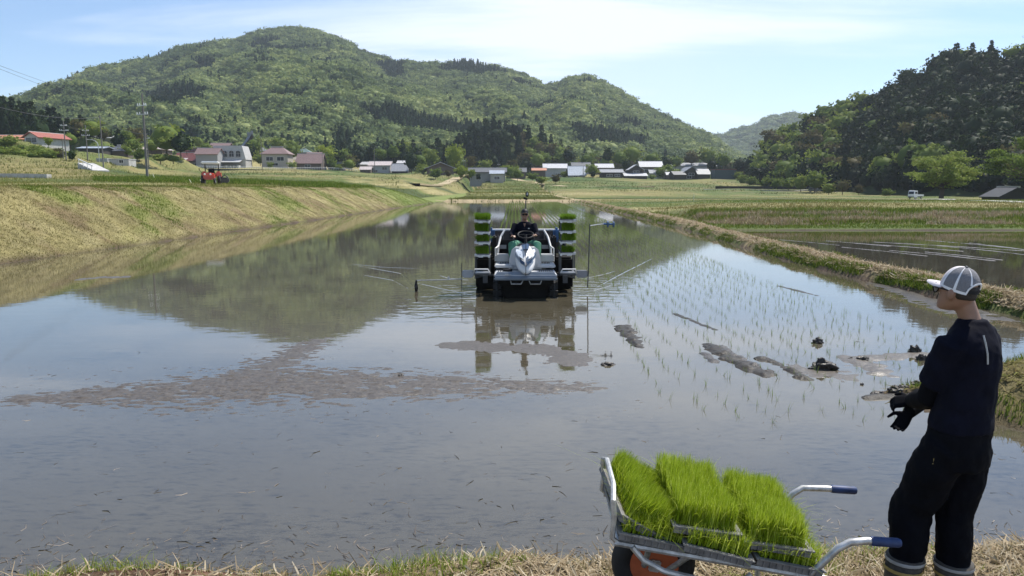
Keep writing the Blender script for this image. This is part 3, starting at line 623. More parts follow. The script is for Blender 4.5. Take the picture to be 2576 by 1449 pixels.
strip(34, LT, 300, 345, {'cedar': .88, 'darkbroad': .12}, LWL, 'trees of the left wood', 1, -60, 335)
strip(16, [(-40, 240), (60, 262), (170, 300), (330, 345)], 290, 305, {'cedar': .8, 'darkbroad': .1, 'broad': .1}, LWL, 'trees of the left wood', 2, -60, 320)
BT = [(620, 352), (700, 345), (800, 345), (880, 330), (1000, 345), (1100, 350), (1140, 345), (1300, 360), (1500, 372), (1700, 385), (1900, 392)]
BL = {'cedar': 'dark cedar in the belt of trees along the foot of the mountain', 'darkbroad': 'rounded dark evergreen along the foot of the mountain', 'broad': 'pale green broadleaf tree in the belt along the foot of the mountain', 'russet': 'brownish broadleaf tree along the foot of the mountain'}
strip(46, [(620, 392), (760, 380), (840, 352), (1000, 350), (1140, 348)], 420, 455, {'cedar': .72, 'darkbroad': .1, 'broad': .18}, BL, 'trees along the foot of the mountain', 3, 600, 1150)
strip(34, BT, 480, 560, {'cedar': .25, 'darkbroad': .2, 'broad': .4, 'russet': .15}, BL, 'trees along the foot of the mountain', 4, 1420, 1900)
KL = {'cedar': 'dark cedar on the wooded knoll behind the village', 'darkbroad': 'rounded dark evergreen on the wooded knoll behind the village', 'broad': 'light green broadleaf tree on the sunny right flank of the wooded knoll', 'russet': 'russet brown broadleaf tree on the right flank of the wooded knoll'}
def knoll_wood():
    r = np.random.default_rng(9); n = 0
    while n < 92:
        u, v = r.uniform(-1, 1), r.uniform(-1, .35)
        if u * u + v * v > 1: continue
        X = KC[0] + u * 55; F = KC[1] + v * 42; g = float(knoll(X, F)); a = r.random()
        if u > .15 and v < .1: kind = 'russet' if a < .5 else 'broad' if a < .8 else 'cedar'
        else: kind = 'cedar' if a < .72 else 'darkbroad'
        plant(kind, (X, F, g - .6), r.uniform(14, 20) if kind == 'cedar' else r.uniform(9, 14), KL[kind], 'trees on the wooded knoll', 1.15); n += 1
knoll_wood()
# ================================================================ the village
def rm(name, c, v=.45): return M(name, c, .6, var=v, scale=1.6, bump=.6, stretch=(3, 1, 1))
ROOF = {'red': rm('red_roof_tiles', (.26, .07, .045)), 'pink': rm('faded_pink_tiles', (.19, .125, .115)), 'maroon': rm('maroon_roof_tiles', (.13, .036, .03)), 'grey': rm('grey_roof_tiles', (.20, .21, .23)),
        'dark': rm('dark_grey_tiles', (.075, .08, .09)), 'white': rm('pale_metal_roof', (.42, .42, .43)), 'pale': rm('pale_pinkish_tiles', (.42, .36, .34)), 'blue': rm('blue_grey_metal', (.30, .34, .40)), 'black': rm('black_roof', (.025, .025, .027)), 'green': rm('green_grey_roof', (.10, .15, .14)), 'rust': rm('rusty_orange_roof', (.42, .18, .10))}
WALL = {'white': M('white_plaster', (.42, .415, .40), .8, var=.22, scale=2), 'grey': M('grey_boards', (.30, .30, .30), .85, var=.2, scale=4, stretch=(6, 6, 1)), 'brown': M('brown_boards', (.13, .10, .08), .85, var=.25, scale=4, stretch=(6, 6, 1)),
        'dark': M('dark_boards', (.05, .043, .038), .85, var=.25, scale=4, stretch=(6, 6, 1)), 'cream': M('cream_plaster', (.38, .35, .30), .8, var=.12, scale=2), 'conc': M('concrete', (.42, .41, .39), .85, var=.2, scale=1.5), 'teal': M('dark_teal_sheet', (.05, .075, .075), .6, var=.2, scale=3)}
GLASS = M('dark_window_glass', (.02, .024, .028), .12, var=.1); TRIM = M('white_trim', (.75, .74, .72), .6, var=.06)
RIDGE = M('ridge_tiles', (.50, .47, .45), .6, var=.15)
def house(name, label, cat, x0, x1, yr, ye, yb, F, depth, kind='gable', roof='grey', wall='white', yaw=0.0, wins=(), over=.6, parent=None, group=None, lift=0.0, gwin=None):
    # x0..x1 walls, yr ridge, ye eaves, yb foot: the size in the picture at distance F
    s = F / FPX; b = at((x0 + x1) / 2, yb, F); w_ = (x1 - x0) * s; hw = max(.8, (yb - ye) * s); hr = (ye - yr) * s
    if parent is None: root = empty(name, (b.x, F + depth / 2, b.z), R(yaw), label, cat, group); off = Vector((0, 0, 0))
    else: root = parent; off = root.matrix_basis.inverted() @ Vector((b.x, F + depth / 2, b.z))
    T = Matrix.Translation(off); hx, hy = w_ / 2, depth / 2
    m = MB(); m.M = T; m.box((0, 0, hw / 2 - 1.2), (w_, depth, hw + 2.4))
    if kind == 'gable': m.slab([(-hx, -hy, hw), (-hx, hy, hw), (-hx, 0, hw + hr)], (w_, 0, 0))
    if kind == 'front': m.slab([(-hx, -hy, hw), (hx, -hy, hw), (0, -hy, hw + hr)], (0, depth, 0))
    m.build('wall', WALL[wall], root)
    m = MB(); m.M = T; th = .22; o_ = over
    def slope(a, b, c, d): n = (Vector(b) - Vector(a)).cross(Vector(d) - Vector(a)).normalized(); n = n if n.z > 0 else -n; m.slab([a, b, c, d], n * th)
    e = .03
    if kind == 'gable':
        k = hr / hy
        for q in (-1, 1): slope((-hx - o_, q * (hy + o_), hw - k * o_ + e), (hx + o_, q * (hy + o_), hw - k * o_ + e), (hx + o_, 0, hw + hr + e), (-hx - o_, 0, hw + hr + e))
        ridge = [(-hx - o_, 0), (hx + o_, 0)]
    elif kind == 'front':
        k = hr / hx
        for q in (-1, 1): slope((q * (hx + o_), -hy - o_, hw - k * o_ + e), (q * (hx + o_), hy + o_, hw - k * o_ + e), (0, hy + o_, hw + hr + e), (0, -hy - o_, hw + hr + e))
        ridge = [(0, -hy - o_), (0, hy + o_)]
    elif kind == 'hip':
        r_ = max(.5, hx - hy * .8); A = [(-hx - o_, -hy - o_, hw), (hx + o_, -hy - o_, hw), (hx + o_, hy + o_, hw), (-hx - o_, hy + o_, hw)]; p, q = (-r_, 0, hw + hr), (r_, 0, hw + hr)
        m.add(A + [p, q], [(0, 1, 5, 4), (2, 3, 4, 5), (1, 2, 5), (3, 0, 4), (3, 2, 1, 0)]); m.box((0, 0, hw - .08), (w_ + 2 * o_ - .02, depth + 2 * o_ - .02, .14)); ridge = [(-r_, 0), (r_, 0)]
    elif kind == 'flat':
        m.box((0, 0, hw + hr / 2 + .02), (w_ + 2 * o_, depth + 2 * o_, max(.15, hr))); ridge = None
    elif kind == 'shed':
        m.slab([(-hx - o_, -hy - o_, hw - .05), (hx + o_, -hy - o_, hw - .05), (hx + o_, hy + o_, hw + hr), (-hx - o_, hy + o_, hw + hr)], (0, 0, .15)); ridge = None
    ro = m.build('roof', ROOF[roof], root)
    if ridge and parent is None:
        m = MB(); m.M = T; a, b2 = Vector((*ridge[0], hw + hr + .24)), Vector((*ridge[1], hw + hr + .24)); c = (a + b2) / 2; d = b2 - a
        m.box(c, (abs(d.x) + .3, abs(d.y) + .3, .34)); m.build('ridge_cap', RIDGE, ro)
    for (u, v, a, b3) in wins:      # u, v centre as fractions of the front wall, a x b3 metres
        c = Vector((-hx + u * w_, -hy, v * hw)); m = MB(); m.M = T; f = .09
        m.box(c + Vector((0, -.03, b3 / 2 + f / 2)), (a + 2 * f, .10, f)); m.box(c + Vector((0, -.03, -b3 / 2 - f / 2)), (a + 2 * f, .12, f))
        for q in (-1, 1): m.box(c + Vector((q * (a / 2 + f / 2), -.03, 0)), (f, .10, b3))
        m.box(c + Vector((0, -.02, 0)), (.06, .07, b3)); wf = m.build('window', TRIM, root)
        m = MB(); m.M = T; m.box(c + Vector((0, -.005, 0)), (a, .03, b3)); m.build('pane', GLASS, wf)
    return root
hs = house
h = hs('farmhouse', 'low red tiled farmhouse at the far left edge above the bushy bank', 'house', -42, 62, 340, 351, 363, 244, 9, 'gable', 'rust', 'cream', 0, [(.8, .5, 1.6, .7)])
h = hs('farmhouse', 'red roofed house with white gable and wide dark window on the left hill', 'house', 70, 111, 334, 345, 364, 240, 12, 'front', 'red', 'white', -14, [(.5, .62, 4.2, 1.5)], .7)
hs('shed', 'pale green roofed building half hidden by bushes on the left slope', 'shed', 264, 306, 343, 348, 358, 300, 6, 'gable', 'white', 'cream')
hs('barn', 'blue grey open barn behind the curved street lamp', 'barn', 198, 258, 370, 374, 388, 262, 7, 'gable', 'blue', 'dark')
hs('ruined_shed', 'collapsing dark roofed shed on the terraces behind the poles', 'shed', 266, 310, 366, 380, 388, 268, 7, 'hip', 'dark', 'brown')
hs('farmhouse', 'long pale roofed house behind the tallest utility pole', 'house', 346, 408, 364, 376, 392, 300, 9, 'hip', 'pale', 'brown')
h = hs('site_cabin', 'white prefabricated cabin with a dark window beside the left poles', 'cabin', 276, 324, 400, 402, 417, 205, 4, 'flat', 'white', 'white', 0, [(.62, .7, 1.1, .8)], .1)
hs('site_cabin', 'small white storage hut next to the prefabricated cabin', 'cabin', 244, 270, 399, 402, 418, 208, 3, 'flat', 'white', 'conc', 0, [], .1)
h = hs('farmhouse', 'maroon tiled farmhouse with white gable left of the arched building', 'house', 440, 512, 385, 404, 422, 362, 10, 'gable', 'maroon', 'brown', 0, [(.7, .45, 2.5, 1.2)])
hs('', None, None, 412, 462, 398, 406, 422, 352, 4, 'shed', 'pale', 'grey', 0, (), .5, h)
hs('storehouse', 'grey boarded storehouse with pink tiled roof beside the arched building', 'house', 494, 548, 374, 388, 422, 358, 8, 'gable', 'pink', 'grey', 0, [(.3, .3, 1.2, .9)])
hs('farmhouse', 'pink tiled roof just behind the grey storehouse', 'house', 528, 574, 361, 372, 398, 400, 8, 'gable', 'pink', 'brown')
# building with four arched windows
def arched():
    F = 366; s = F / FPX; b = at(577, 423, F); root = empty('arched_building', (b.x, F + 5, b.z), 0, 'white building with four arched windows and a mansard wall', 'building')
    W = 84 * s; Hh = 54 * s; d = 10; lo = 21 * s; tp = 9 * s
    m = MB(); m.box((0, 0, lo / 2 - 1.2), (W - .6, d - .6, lo + 2.4)); m.build('ground_floor', WALL['conc'], root)
    m = MB(); m.loft([[(-W / 2, -d / 2, lo), (W / 2, -d / 2, lo), (W / 2, d / 2, lo), (-W / 2, d / 2, lo)], [(-W / 2 + tp * .4, -d / 2 + .5, Hh), (W / 2 - tp, -d / 2 + .5, Hh), (W / 2 - tp, d / 2 - .5, Hh), (-W / 2 + tp * .4, d / 2 - .5, Hh)]])
    m.box((-tp * .3, 0, Hh + .12), (W - tp * 1.6, d - 1.1, .24)); m.build('upper_floor', WALL['white'], root)
    for k in range(4):
        cx = -W / 2 + W * (.19 + .197 * k); cz = lo + 2.6; arc = [(cx + 1.15 * math.cos(t), 0, cz + .75 + 1.0 * math.sin(t)) for t in [math.pi * i / 10 for i in range(11)]]
        pts = arc + [(cx - 1.15, 0, cz - 1.3), (cx + 1.15, 0, cz - 1.3)]; y = -d / 2 + .5 * (cz - lo) / (Hh - lo)
        m = MB(); m.slab([(p[0], y - .30, p[2]) for p in pts], (0, .5, 0)); wf = m.build('arched_window', GLASS, root)
        m = MB(); m.tube([(p[0], y - .34, p[2]) for p in pts + pts[:1]], .11, 6); m.tube([(cx, y - .36, cz - 1.3), (cx, y - .36, cz + 1.7)], .07, 5); m.tube([(cx - 1.1, y - .36, cz + .4), (cx + 1.1, y - .36, cz + .4)], .07, 5); m.build('window_frame', WALL['conc'], wf)
    m = MB(); m.slab([(-W * .28, -d / 2, lo - .2), (W * .40, -d / 2, lo - .2), (W * .40, -d / 2 - 4.2, lo - 1.5), (-W * .28, -d / 2 - 4.2, lo - 1.5)], (0, 0, .18)); m.build('canopy', ROOF['white'], root)
    m = MB(); m.box((W * .18, -d / 2 - 2.6, .2), (W * .38, 3, 2.2)); po = m.build('porch', WALL['white'], root)
    for k in range(3): MB().box((W * (.08 + .1 * k), -d / 2 - 4.12, .7), (1.3, .08, .9)).build('window', GLASS, po)
    MB().box((-W * .34, -d / 2 + .2, 1.2), (1.6, .3, 2.6)).build('door', WALL['dark'], root)
arched()
def temple():
    F = 420; s = F / FPX; b = at(618, 400, F); root = empty('temple', (b.x, F + 9, b.z), R(28), 'large dark temple roof rising behind the arched building', 'temple')
    m = MB(); m.box((0, 0, 1.5), (11, 11, 7)); m.build('wall', WALL['dark'], root)
    # lower skirt roof that sweeps up to a steep gabled upper roof
    prof = [(9.2, 4.6), (7.2, 5.5), (5.2, 6.8), (3.4, 8.8), (1.6, 11.4), (0, 14)]
    m = MB(); lo = [[(-q, -p_ * .95, z) for q, p_, z in [(9.2, 9.2, 4.6), (6.3, 6.3, 6.2), (5.4, 5.2, 6.9)]]]
    R1 = lambda a, z: [(-a, -a, z), (a, -a, z), (a, a, z), (-a, a, z)]
    m.loft([R1(9.2, 4.5), R1(9.2, 4.75), R1(7.3, 5.5), R1(5.4, 6.9)])
    for q in (-1, 1):
        for i in range(2, 5):
            (p0, z0), (p1, z1) = prof[i], prof[i + 1]; m.slab([(q * p0, -6, z0), (q * p0, 6, z0), (q * p1, 6, z1), (q * p1, -6, z1)], (0, 0, .35))
    rf = m.build('roof', rm('temple_roof_tiles', (.12, .13, .145), .3), root)
    MB().slab([(p * .93, -4.9, z - .2) for p, z in prof[2:]] + [(-p * .93, -4.9, z - .2) for p, z in prof[2:-1][::-1]], (0, 9.8, 0)).build('gable', WALL['dark'], root)
    MB().box((0, 0, 14.5), (.8, 12.6, 1.1)).box((0, -6.4, 14.8), (1.3, .5, 1.9)).box((0, 6.4, 14.8), (1.3, .5, 1.9)).build('ridge_cap', ROOF['grey'], rf)
temple()
hs('house', 'two storey house with faded red hip roof right of the temple', 'house', 660, 724, 371, 388, 420, 372, 9, 'hip', 'pink', 'cream', 0, [(.3, .62, 3.4, 1.9), (.72, .62, 3.4, 1.9), (.5, .2, 3, 1.2)], .9)
hs('shrine_hall', 'small green grey hip roof between the red roofed houses', 'hall', 746, 778, 374, 384, 404, 420, 7, 'hip', 'green', 'brown', 0, [], 1)
h = hs('farmhouse', 'low farmhouse with sweeping pinkish red roof at the end of the white railing', 'house', 746, 808, 388, 410, 424, 366, 10, 'gable', 'pink', 'brown', 0, [(.45, .45, 2.5, 1.2)])
hs('', None, None, 772, 806, 384, 392, 404, 372, 5, 'gable', 'pink', 'brown', 0, (), .5, h)
h = hs('farmhouse', 'two storey farmhouse with pale pink roofs left of the dark round tree', 'house', 930, 980, 407, 416, 434, 380, 9, 'gable', 'pale', 'white', 0, [(.75, .55, 2.5, 1.3), (.3, .2, 2, 1.2)], .8)
hs('', None, None, 906, 932, 420, 427, 436, 374, 6, 'gable', 'pale', 'brown', 0, (), .5, h)
hs('farmhouse', 'grey tiled house beside the dark round tree', 'house', 986, 1024, 413, 430, 436, 376, 10, 'gable', 'grey', 'dark')
hs('house', 'white roofed house partly hidden behind the pale pink farmhouse', 'house', 1000, 1030, 405, 411, 424, 410, 8, 'gable', 'white', 'cream')
hs('shed', 'small white roofed shed at the left end of the middle hamlet', 'shed', 904, 928, 408, 414, 424, 412, 6, 'gable', 'white', 'cream')
hs('barn', 'brown barn with pale metal hip roof behind the round bushes', 'barn', 1072, 1138, 410, 423, 442, 346, 9, 'front', 'white', 'brown', 8, [], 1.2)
h = hs('barn', 'long grey roofed barn with a lean-to in front of the knoll', 'barn', 1182, 1270, 424, 433, 455, 318, 8, 'gable', 'dark', 'grey', 0, [(.25, .3, 2, 1.2)], .8)
hs('', None, None, 1234, 1266, 430, 437, 455, 312, 4.5, 'gable', 'blue', 'cream', 0, [(.5, .4, 2.2, 1.2)], .5, h)
h = hs('farmhouse', 'house with broad white roof and pale gable right of the knoll', 'house', 1370, 1424, 413, 423, 446, 384, 10, 'gable', 'white', 'white', 0, [(.7, .3, 2, 1)], .9)
hs('farmhouse', 'house with sweeping blue grey roof next to the broad white roof', 'house', 1432, 1472, 419, 440, 447, 372, 10, 'gable', 'blue', 'cream', 0, [(.4, .5, 2, .8)])
hs('shed', 'low shed with rusty orange roof behind the bushes', 'shed', 1340, 1372, 424, 429, 446, 366, 5, 'gable', 'rust', 'brown')
hs('farmhouse', 'house with cream white roof behind the leafy tree in the right hamlet', 'house', 1500, 1542, 413, 422, 440, 410, 8, 'gable', 'white', 'brown', 0, [(.6, .5, 2.5, 1.2)])
hs('farmhouse', 'low dark house with grey roof in front of the cream white roof', 'house', 1512, 1566, 427, 434, 449, 382, 7, 'gable', 'grey', 'dark', 0, [(.4, .5, 3, 1), (.75, .5, 2.6, 1)])
h = hs('farmhouse', 'tall white walled farmhouse with white gables in the right hamlet', 'house', 1584, 1616, 416, 426, 450, 386, 8, 'front', 'white', 'dark', 0, [(.5, .72, 3, .9), (.5, .35, 3.8, 1.2)], .9)
hs('', None, None, 1572, 1628, 436, 443, 450, 380, 5, 'shed', 'white', 'dark', 0, (), .4, h)
hs('farmhouse', 'long bright white roof at the back of the right hamlet', 'house', 1612, 1664, 407, 419, 440, 420, 9, 'gable', 'white', 'brown', 0, [(.3, .5, 3, 1.4)], .9)
hs('greenhouse', 'long translucent grey greenhouse row behind the right hamlet', 'greenhouse', 1672, 1800, 410, 418, 426, 470, 12, 'gable', 'grey', 'conc')
h = hs('farmhouse', 'dark farmhouse with white gables and stepped roofs near the dark shed', 'house', 1716, 1756, 421, 433, 451, 384, 8, 'front', 'grey', 'dark', 10, [(.5, .7, 3, 1), (.35, .3, 2.5, 1.3)], .8)
hs('', None, None, 1752, 1784, 426, 438, 451, 382, 7, 'gable', 'grey', 'dark', 0, (), .5, h)
hs('', None, None, 1692, 1722, 432, 440, 451, 380, 7, 'gable', 'dark', 'dark', 0, (), .4, h)
hs('shed', 'dark teal flat sided shed with thin brown roof at the right of the hamlet', 'shed', 1798, 1850, 426, 428, 451, 372, 8, 'flat', 'maroon', 'teal', 0, [], .25)
hs('hut', 'black gabled hut at the right edge below the cherry tree', 'hut', 2515, 2600, 478, 500, 508, 128, 5, 'front', 'black', 'dark', 0, [], .3)

hs('house', 'small brown house with grey roof between the tall white pole and the round green trees', 'house', 826, 862, 402, 412, 430, 386, 7, 'gable', 'grey', 'brown', 0, [(.5, .5, 2.5, 1.2)])
hs('house', 'dark roofed house far behind the two storey red roofed house', 'house', 700, 736, 366, 374, 392, 436, 8, 'gable', 'dark', 'cream')
hs('shed', 'tiny white shed below the dark wood left of the middle hamlet', 'shed', 868, 890, 396, 400, 414, 430, 5, 'gable', 'white', 'cream')
hs('house', 'grey hip roofed house tucked behind the grey tiled house', 'house', 1030, 1058, 408, 416, 434, 402, 8, 'hip', 'grey', 'cream', 0, [(.5, .5, 2.2, 1.1)])
hs('barn', 'brown barn with rusty roof left of the broad white roof', 'barn', 1286, 1322, 424, 433, 450, 352, 7, 'gable', 'dark', 'brown')
hs('house', 'dark tiled house just behind the blue grey roof', 'house', 1440, 1484, 410, 418, 438, 410, 8, 'gable', 'dark', 'cream')
hs('shed', 'open dark lean-to between the low dark house and the tall white farmhouse', 'shed', 1562, 1580, 432, 438, 450, 388, 5, 'shed', 'dark', 'dark')
hs('house', 'grey roofed house right of the tall white farmhouse', 'house', 1636, 1676, 428, 436, 450, 392, 7, 'gable', 'grey', 'conc', 0, [(.5, .5, 3, 1.2)])
hs('shed', 'small pale shed between the white and dark farmhouses on the right', 'shed', 1678, 1694, 434, 440, 451, 386, 5, 'gable', 'white', 'brown')
hs('house', 'maroon roofed house behind the storehouse beside the temple', 'house', 470, 506, 372, 381, 402, 398, 7, 'gable', 'maroon', 'brown')
# ---------------------------------------------------------------- railing and retaining wall in front of the village
def railing():
    root = empty('railing', (0, 0, 0), 0, 'long white railing along the road in front of the village', 'railing')
    p = MB(); rl = MB(); w_ = MB(); pr = None
    for x in range(240, 905, 6):
        F = np.interp(x, [240, 450, 640, 905], [300, 330, 345, 372]); yb = np.interp(x, [240, 640, 800, 905], [419, 425, 430, 434]); b = at(x, yb, F); b.z = max(b.z, gz(b.x, F) + .25)
        p.box((b.x, b.y, b.z + .45), (.09, .09, 1.1))
        if pr is not None:
            for dz in (.5, .95): rl.tube([pr + Vector((0, 0, dz)), b + Vector((0, 0, dz))], .05, 4)
            w_.slab([pr + Vector((0, -.5, -.15)), b + Vector((0, -.5, -.15)), b + Vector((0, -.5, -1.9)), pr + Vector((0, -.5, -1.9))], (0, 1.1, 0))
        pr = b
    p.build('posts', TRIM, root); rl.build('rails', TRIM, root)
    tag(w_.build('retaining_wall', M('dark_stone', (.06, .06, .055), .9, var=.4, scale=2)), 'dark stone retaining wall below the white railing', 'wall')
railing()

# ---------------------------------------------------------------- utility poles
POLE = M('pole_concrete', (.17, .16, .15), .85, var=.25, scale=3); PALE = M('pale_porcelain', (.75, .75, .73), .4, var=.05); STEEL = M('galvanised_steel', (.45, .46, .47), .45, .6, var=.12, scale=10)
def pole(x, yt, yb, F, label, arms=2, thick=.16, lamp=False):
    b = at(x, yb, F); hgt = (yb - yt) * F / FPX; root = empty('utility_pole', (b.x, F, b.z), R(rt.uniform(-25, 25)), label, 'utility pole', 'utility poles of the village')
    MB().tube([(0, 0, -.6), (0, 0, hgt)], [thick, thick * .62], 10).build('pole', POLE, root, True)
    for k in range(arms):
        z = hgt - 1.6 - k * .95 if k else hgt * .86; wd = (1.5, 1.9, 1.3)[k % 3]
        a = MB().box((0, -.16, z), (wd, .09, .09)).build('crossarm', STEEL, root)
        m = MB()
        for q in (-.9, -.45, .5, .9): m.tube([(q * wd / 2, -.16, z + .04), (q * wd / 2, -.16, z + .3)], [.07, .05], 6)
        m.build('insulator', PALE, a)
    return root, Vector((b.x, F, b.z + hgt))
P1 = pole(371, 243, 450, 95, 'tallest nearest utility pole with pale insulators left of the red tractor', 2, .17)[1]
P2 = pole(261, 294, 428, 140, 'bare dark pole standing left of the tallest utility pole', 0, .13)[1]
P3 = pole(222, 318, 418, 186, 'utility pole with two crossarms next to the bare dark pole', 2)[1]
P4 = pole(167, 305, 405, 182, 'leaning utility pole at the corner of the bushy bank', 2)[1]
P5 = pole(375, 338, 426, 230, 'thin utility pole just behind the tallest one', 1, .15)[1]
P6 = pole(660, 346, 429, 330, 'slim utility pole in front of the two storey red roofed house', 0, .16)[1]
P7 = pole(943, 372, 440, 340, 'slim dark pole in front of the pale pink farmhouse', 0, .17)[1]
P8 = pole(1167, 400, 442, 350, 'left pole of the pair that carries a crossbeam by the long barn', 1, .15)[1]
pole(1172, 402, 442, 350, 'right pole of the pair by the long barn', 0, .15)
pole(1255, 410, 444, 380, 'small utility pole above the grey roofed barn', 2, .17); pole(1331, 408, 446, 400, 'small utility pole right of the grey roofed barn', 2, .17)
pole(1467, 418, 448, 366, 'slim pale pole in front of the blue grey roof', 0, .16); pole(128, 352, 376, 250, 'short pole beside the house with the white gable', 1, .14)
pole(812, 386, 430, 362, 'slim pole at the right end of the sweeping pink roof', 0, .15); pole(160, 350, 402, 190, 'short thin pole beside the leaning pole', 0, .12)
def lamp():
    F = 190; b = at(250, 404, F); root = empty('street_lamp', b, 0, 'curved street lamp arching over the left terraces', 'street lamp'); s = F / FPX
    MB().tube([(0, 0, -.4), (0, 0, 34 * s), (-.15, 0, 42 * s), (-.7, 0, 48 * s), (-1.5, 0, 51 * s), (-2.4, 0, 51.5 * s)], .09, 7).build('pole', STEEL, root)
    MB().box((-2.7, 0, 51.3 * s), (.8, .25, .14), bev=.05).build('lamp_head', PALE, root)
lamp()
CABLE = M('cable', (.06, .06, .065), .6)
def cable(a, b, sag, label, r=.02):
    pts = [a.lerp(b, t / 16) - Vector((0, 0, sag * 4 * (t / 16) * (1 - t / 16))) for t in range(17)]
    tag(MB().tube(pts, r, 4).build('power_cable', CABLE), label, 'cable', 'power cables on the left')
cable(at(-60, 143, 70), at(330, 262, 420), 1.5, 'upper cable crossing the sky at the left edge', .018); cable(at(-60, 150, 70), at(310, 270, 420), 1.5, 'lower cable crossing the sky at the left edge', .018)
cable(at(-80, 248, 90), P2 - Vector((0, 0, .4)), 1.0, 'cable running from the left edge to the bare dark pole', .03)
cable(P2 - Vector((0, 0, .3)), P1 - Vector((0, 0, 5)), .6, 'cable between the bare pole and the tallest pole', .025); cable(P1 - Vector((0, 0, 1.6)), P5 - Vector((0, 0, 1)), 1.2, 'cable from the tallest pole to the pole behind it', .025)
cable(P3 - Vector((0, 0, 1)), P4 - Vector((0, 0, 1)), .5, 'cable between the two poles by the bushy bank', .025)

# ---------------------------------------------------------------- garden trees and bushes round the village
def gt(kind, x, yb, F, hpx, label, wid=1.0, cat='tree', group=None):
    b = at(x, yb, F); return plant(kind, (b.x, F, max(b.z - .4, gz(b.x, F) - .3)), hpx * F / FPX * 1.12 * (1.25 if group else 1), label, group, wid, cat)
gt('broad', 420, 392, 262, 80, 'large rounded spring green tree behind the tallest pole', 1.15); gt('darkbroad', 455, 392, 258, 58, 'dark tree leaning against the large spring green tree', 1.2)
gt('broad', 404, 408, 255, 24, 'low yellow green bushes below the large spring green tree', 2.2, 'bush'); gt('broad', 436, 408, 256, 20, 'second low bush below the large spring green tree', 2.2, 'bush')
gt('darkbroad', 1035, 434, 362, 54, 'dark rounded evergreen right of the grey tiled house', .95); gt('yellow', 1143, 424, 368, 62, 'tall pale green poplar like tree in front of the knoll', .72); gt('russet', 1185, 426, 372, 34, 'brown tinged tree under the dark knoll', 1.0)
gt('shrub', 1096, 447, 318, 26, 'rounded green bush in front of the brown barn', 1.25, 'bush'); gt('russet', 1128, 446, 320, 20, 'reddish brown bush between the round green bush and the bright bush', 1.1, 'bush'); gt('yellow', 1160, 448, 316, 34, 'bright yellow green bush in front of the knoll', 1.15, 'bush'); gt('yellow', 1186, 448, 314, 24, 'smaller bright yellow green bush by the long barn', 1.0, 'bush')
gt('yellow', 1268, 440, 350, 26, 'bright shrub above the end of the long barn', 1.0, 'bush'); gt('darkbroad', 1203, 452, 310, 18, 'dark shrub at the wall of the long barn', 1.0, 'bush'); gt('broad', 1302, 452, 330, 28, 'grey green round tree right of the long barn', 1.1); gt('shrub', 1340, 452, 334, 20, 'low bush in front of the rusty orange roof', 1.4, 'bush'); gt('russet', 1398, 462, 300, 26, 'dark brownish bush standing alone in the field edge', 1.2, 'bush'); gt('shrub', 1362, 458, 310, 18, 'green bush left of the lone brownish bush', 1.5, 'bush'); gt('broad', 1490, 446, 372, 34, 'leafy tree in front of the cream white roof', 1.0); gt('darkbroad', 1492, 448, 366, 20, 'dark clipped shrub under the leafy tree', 1.1, 'bush')
gt('broad', 1640, 420, 450, 36, 'rounded tree behind the long bright white roof', 1.3); gt('broad', 1700, 424, 455, 30, 'rounded tree behind the grey greenhouse row', 1.2); gt('darkbroad', 1890, 440, 390, 50, 'dark clump of trees behind the dark teal shed', 1.25); gt('darkbroad', 1862, 440, 395, 42, 'second dark tree behind the dark teal shed', 1.2)
for i, (x, yb, F, h_) in enumerate([(20, 376, 225, 16), (62, 380, 220, 15), (100, 384, 215, 16), (138, 392, 205, 18), (8, 396, 195, 16), (48, 400, 190, 15), (88, 402, 186, 14), (124, 404, 184, 14)]): gt('shrub', x, yb + 6, F, h_ * 1.3, 'leafy bush on the bank below the red roofed houses', 1.9, 'bush', 'bushes below the red roofed houses')
gt('yellow', 122, 366, 236, 24, 'bright green tree beside the white gabled house', 1.0); gt('russet', 152, 402, 196, 30, 'bare brownish shrub at the foot of the leaning pole', 1.0, 'bush'); gt('darkbroad', 182, 416, 180, 30, 'dark clipped bush between the left poles', 1.0, 'bush')
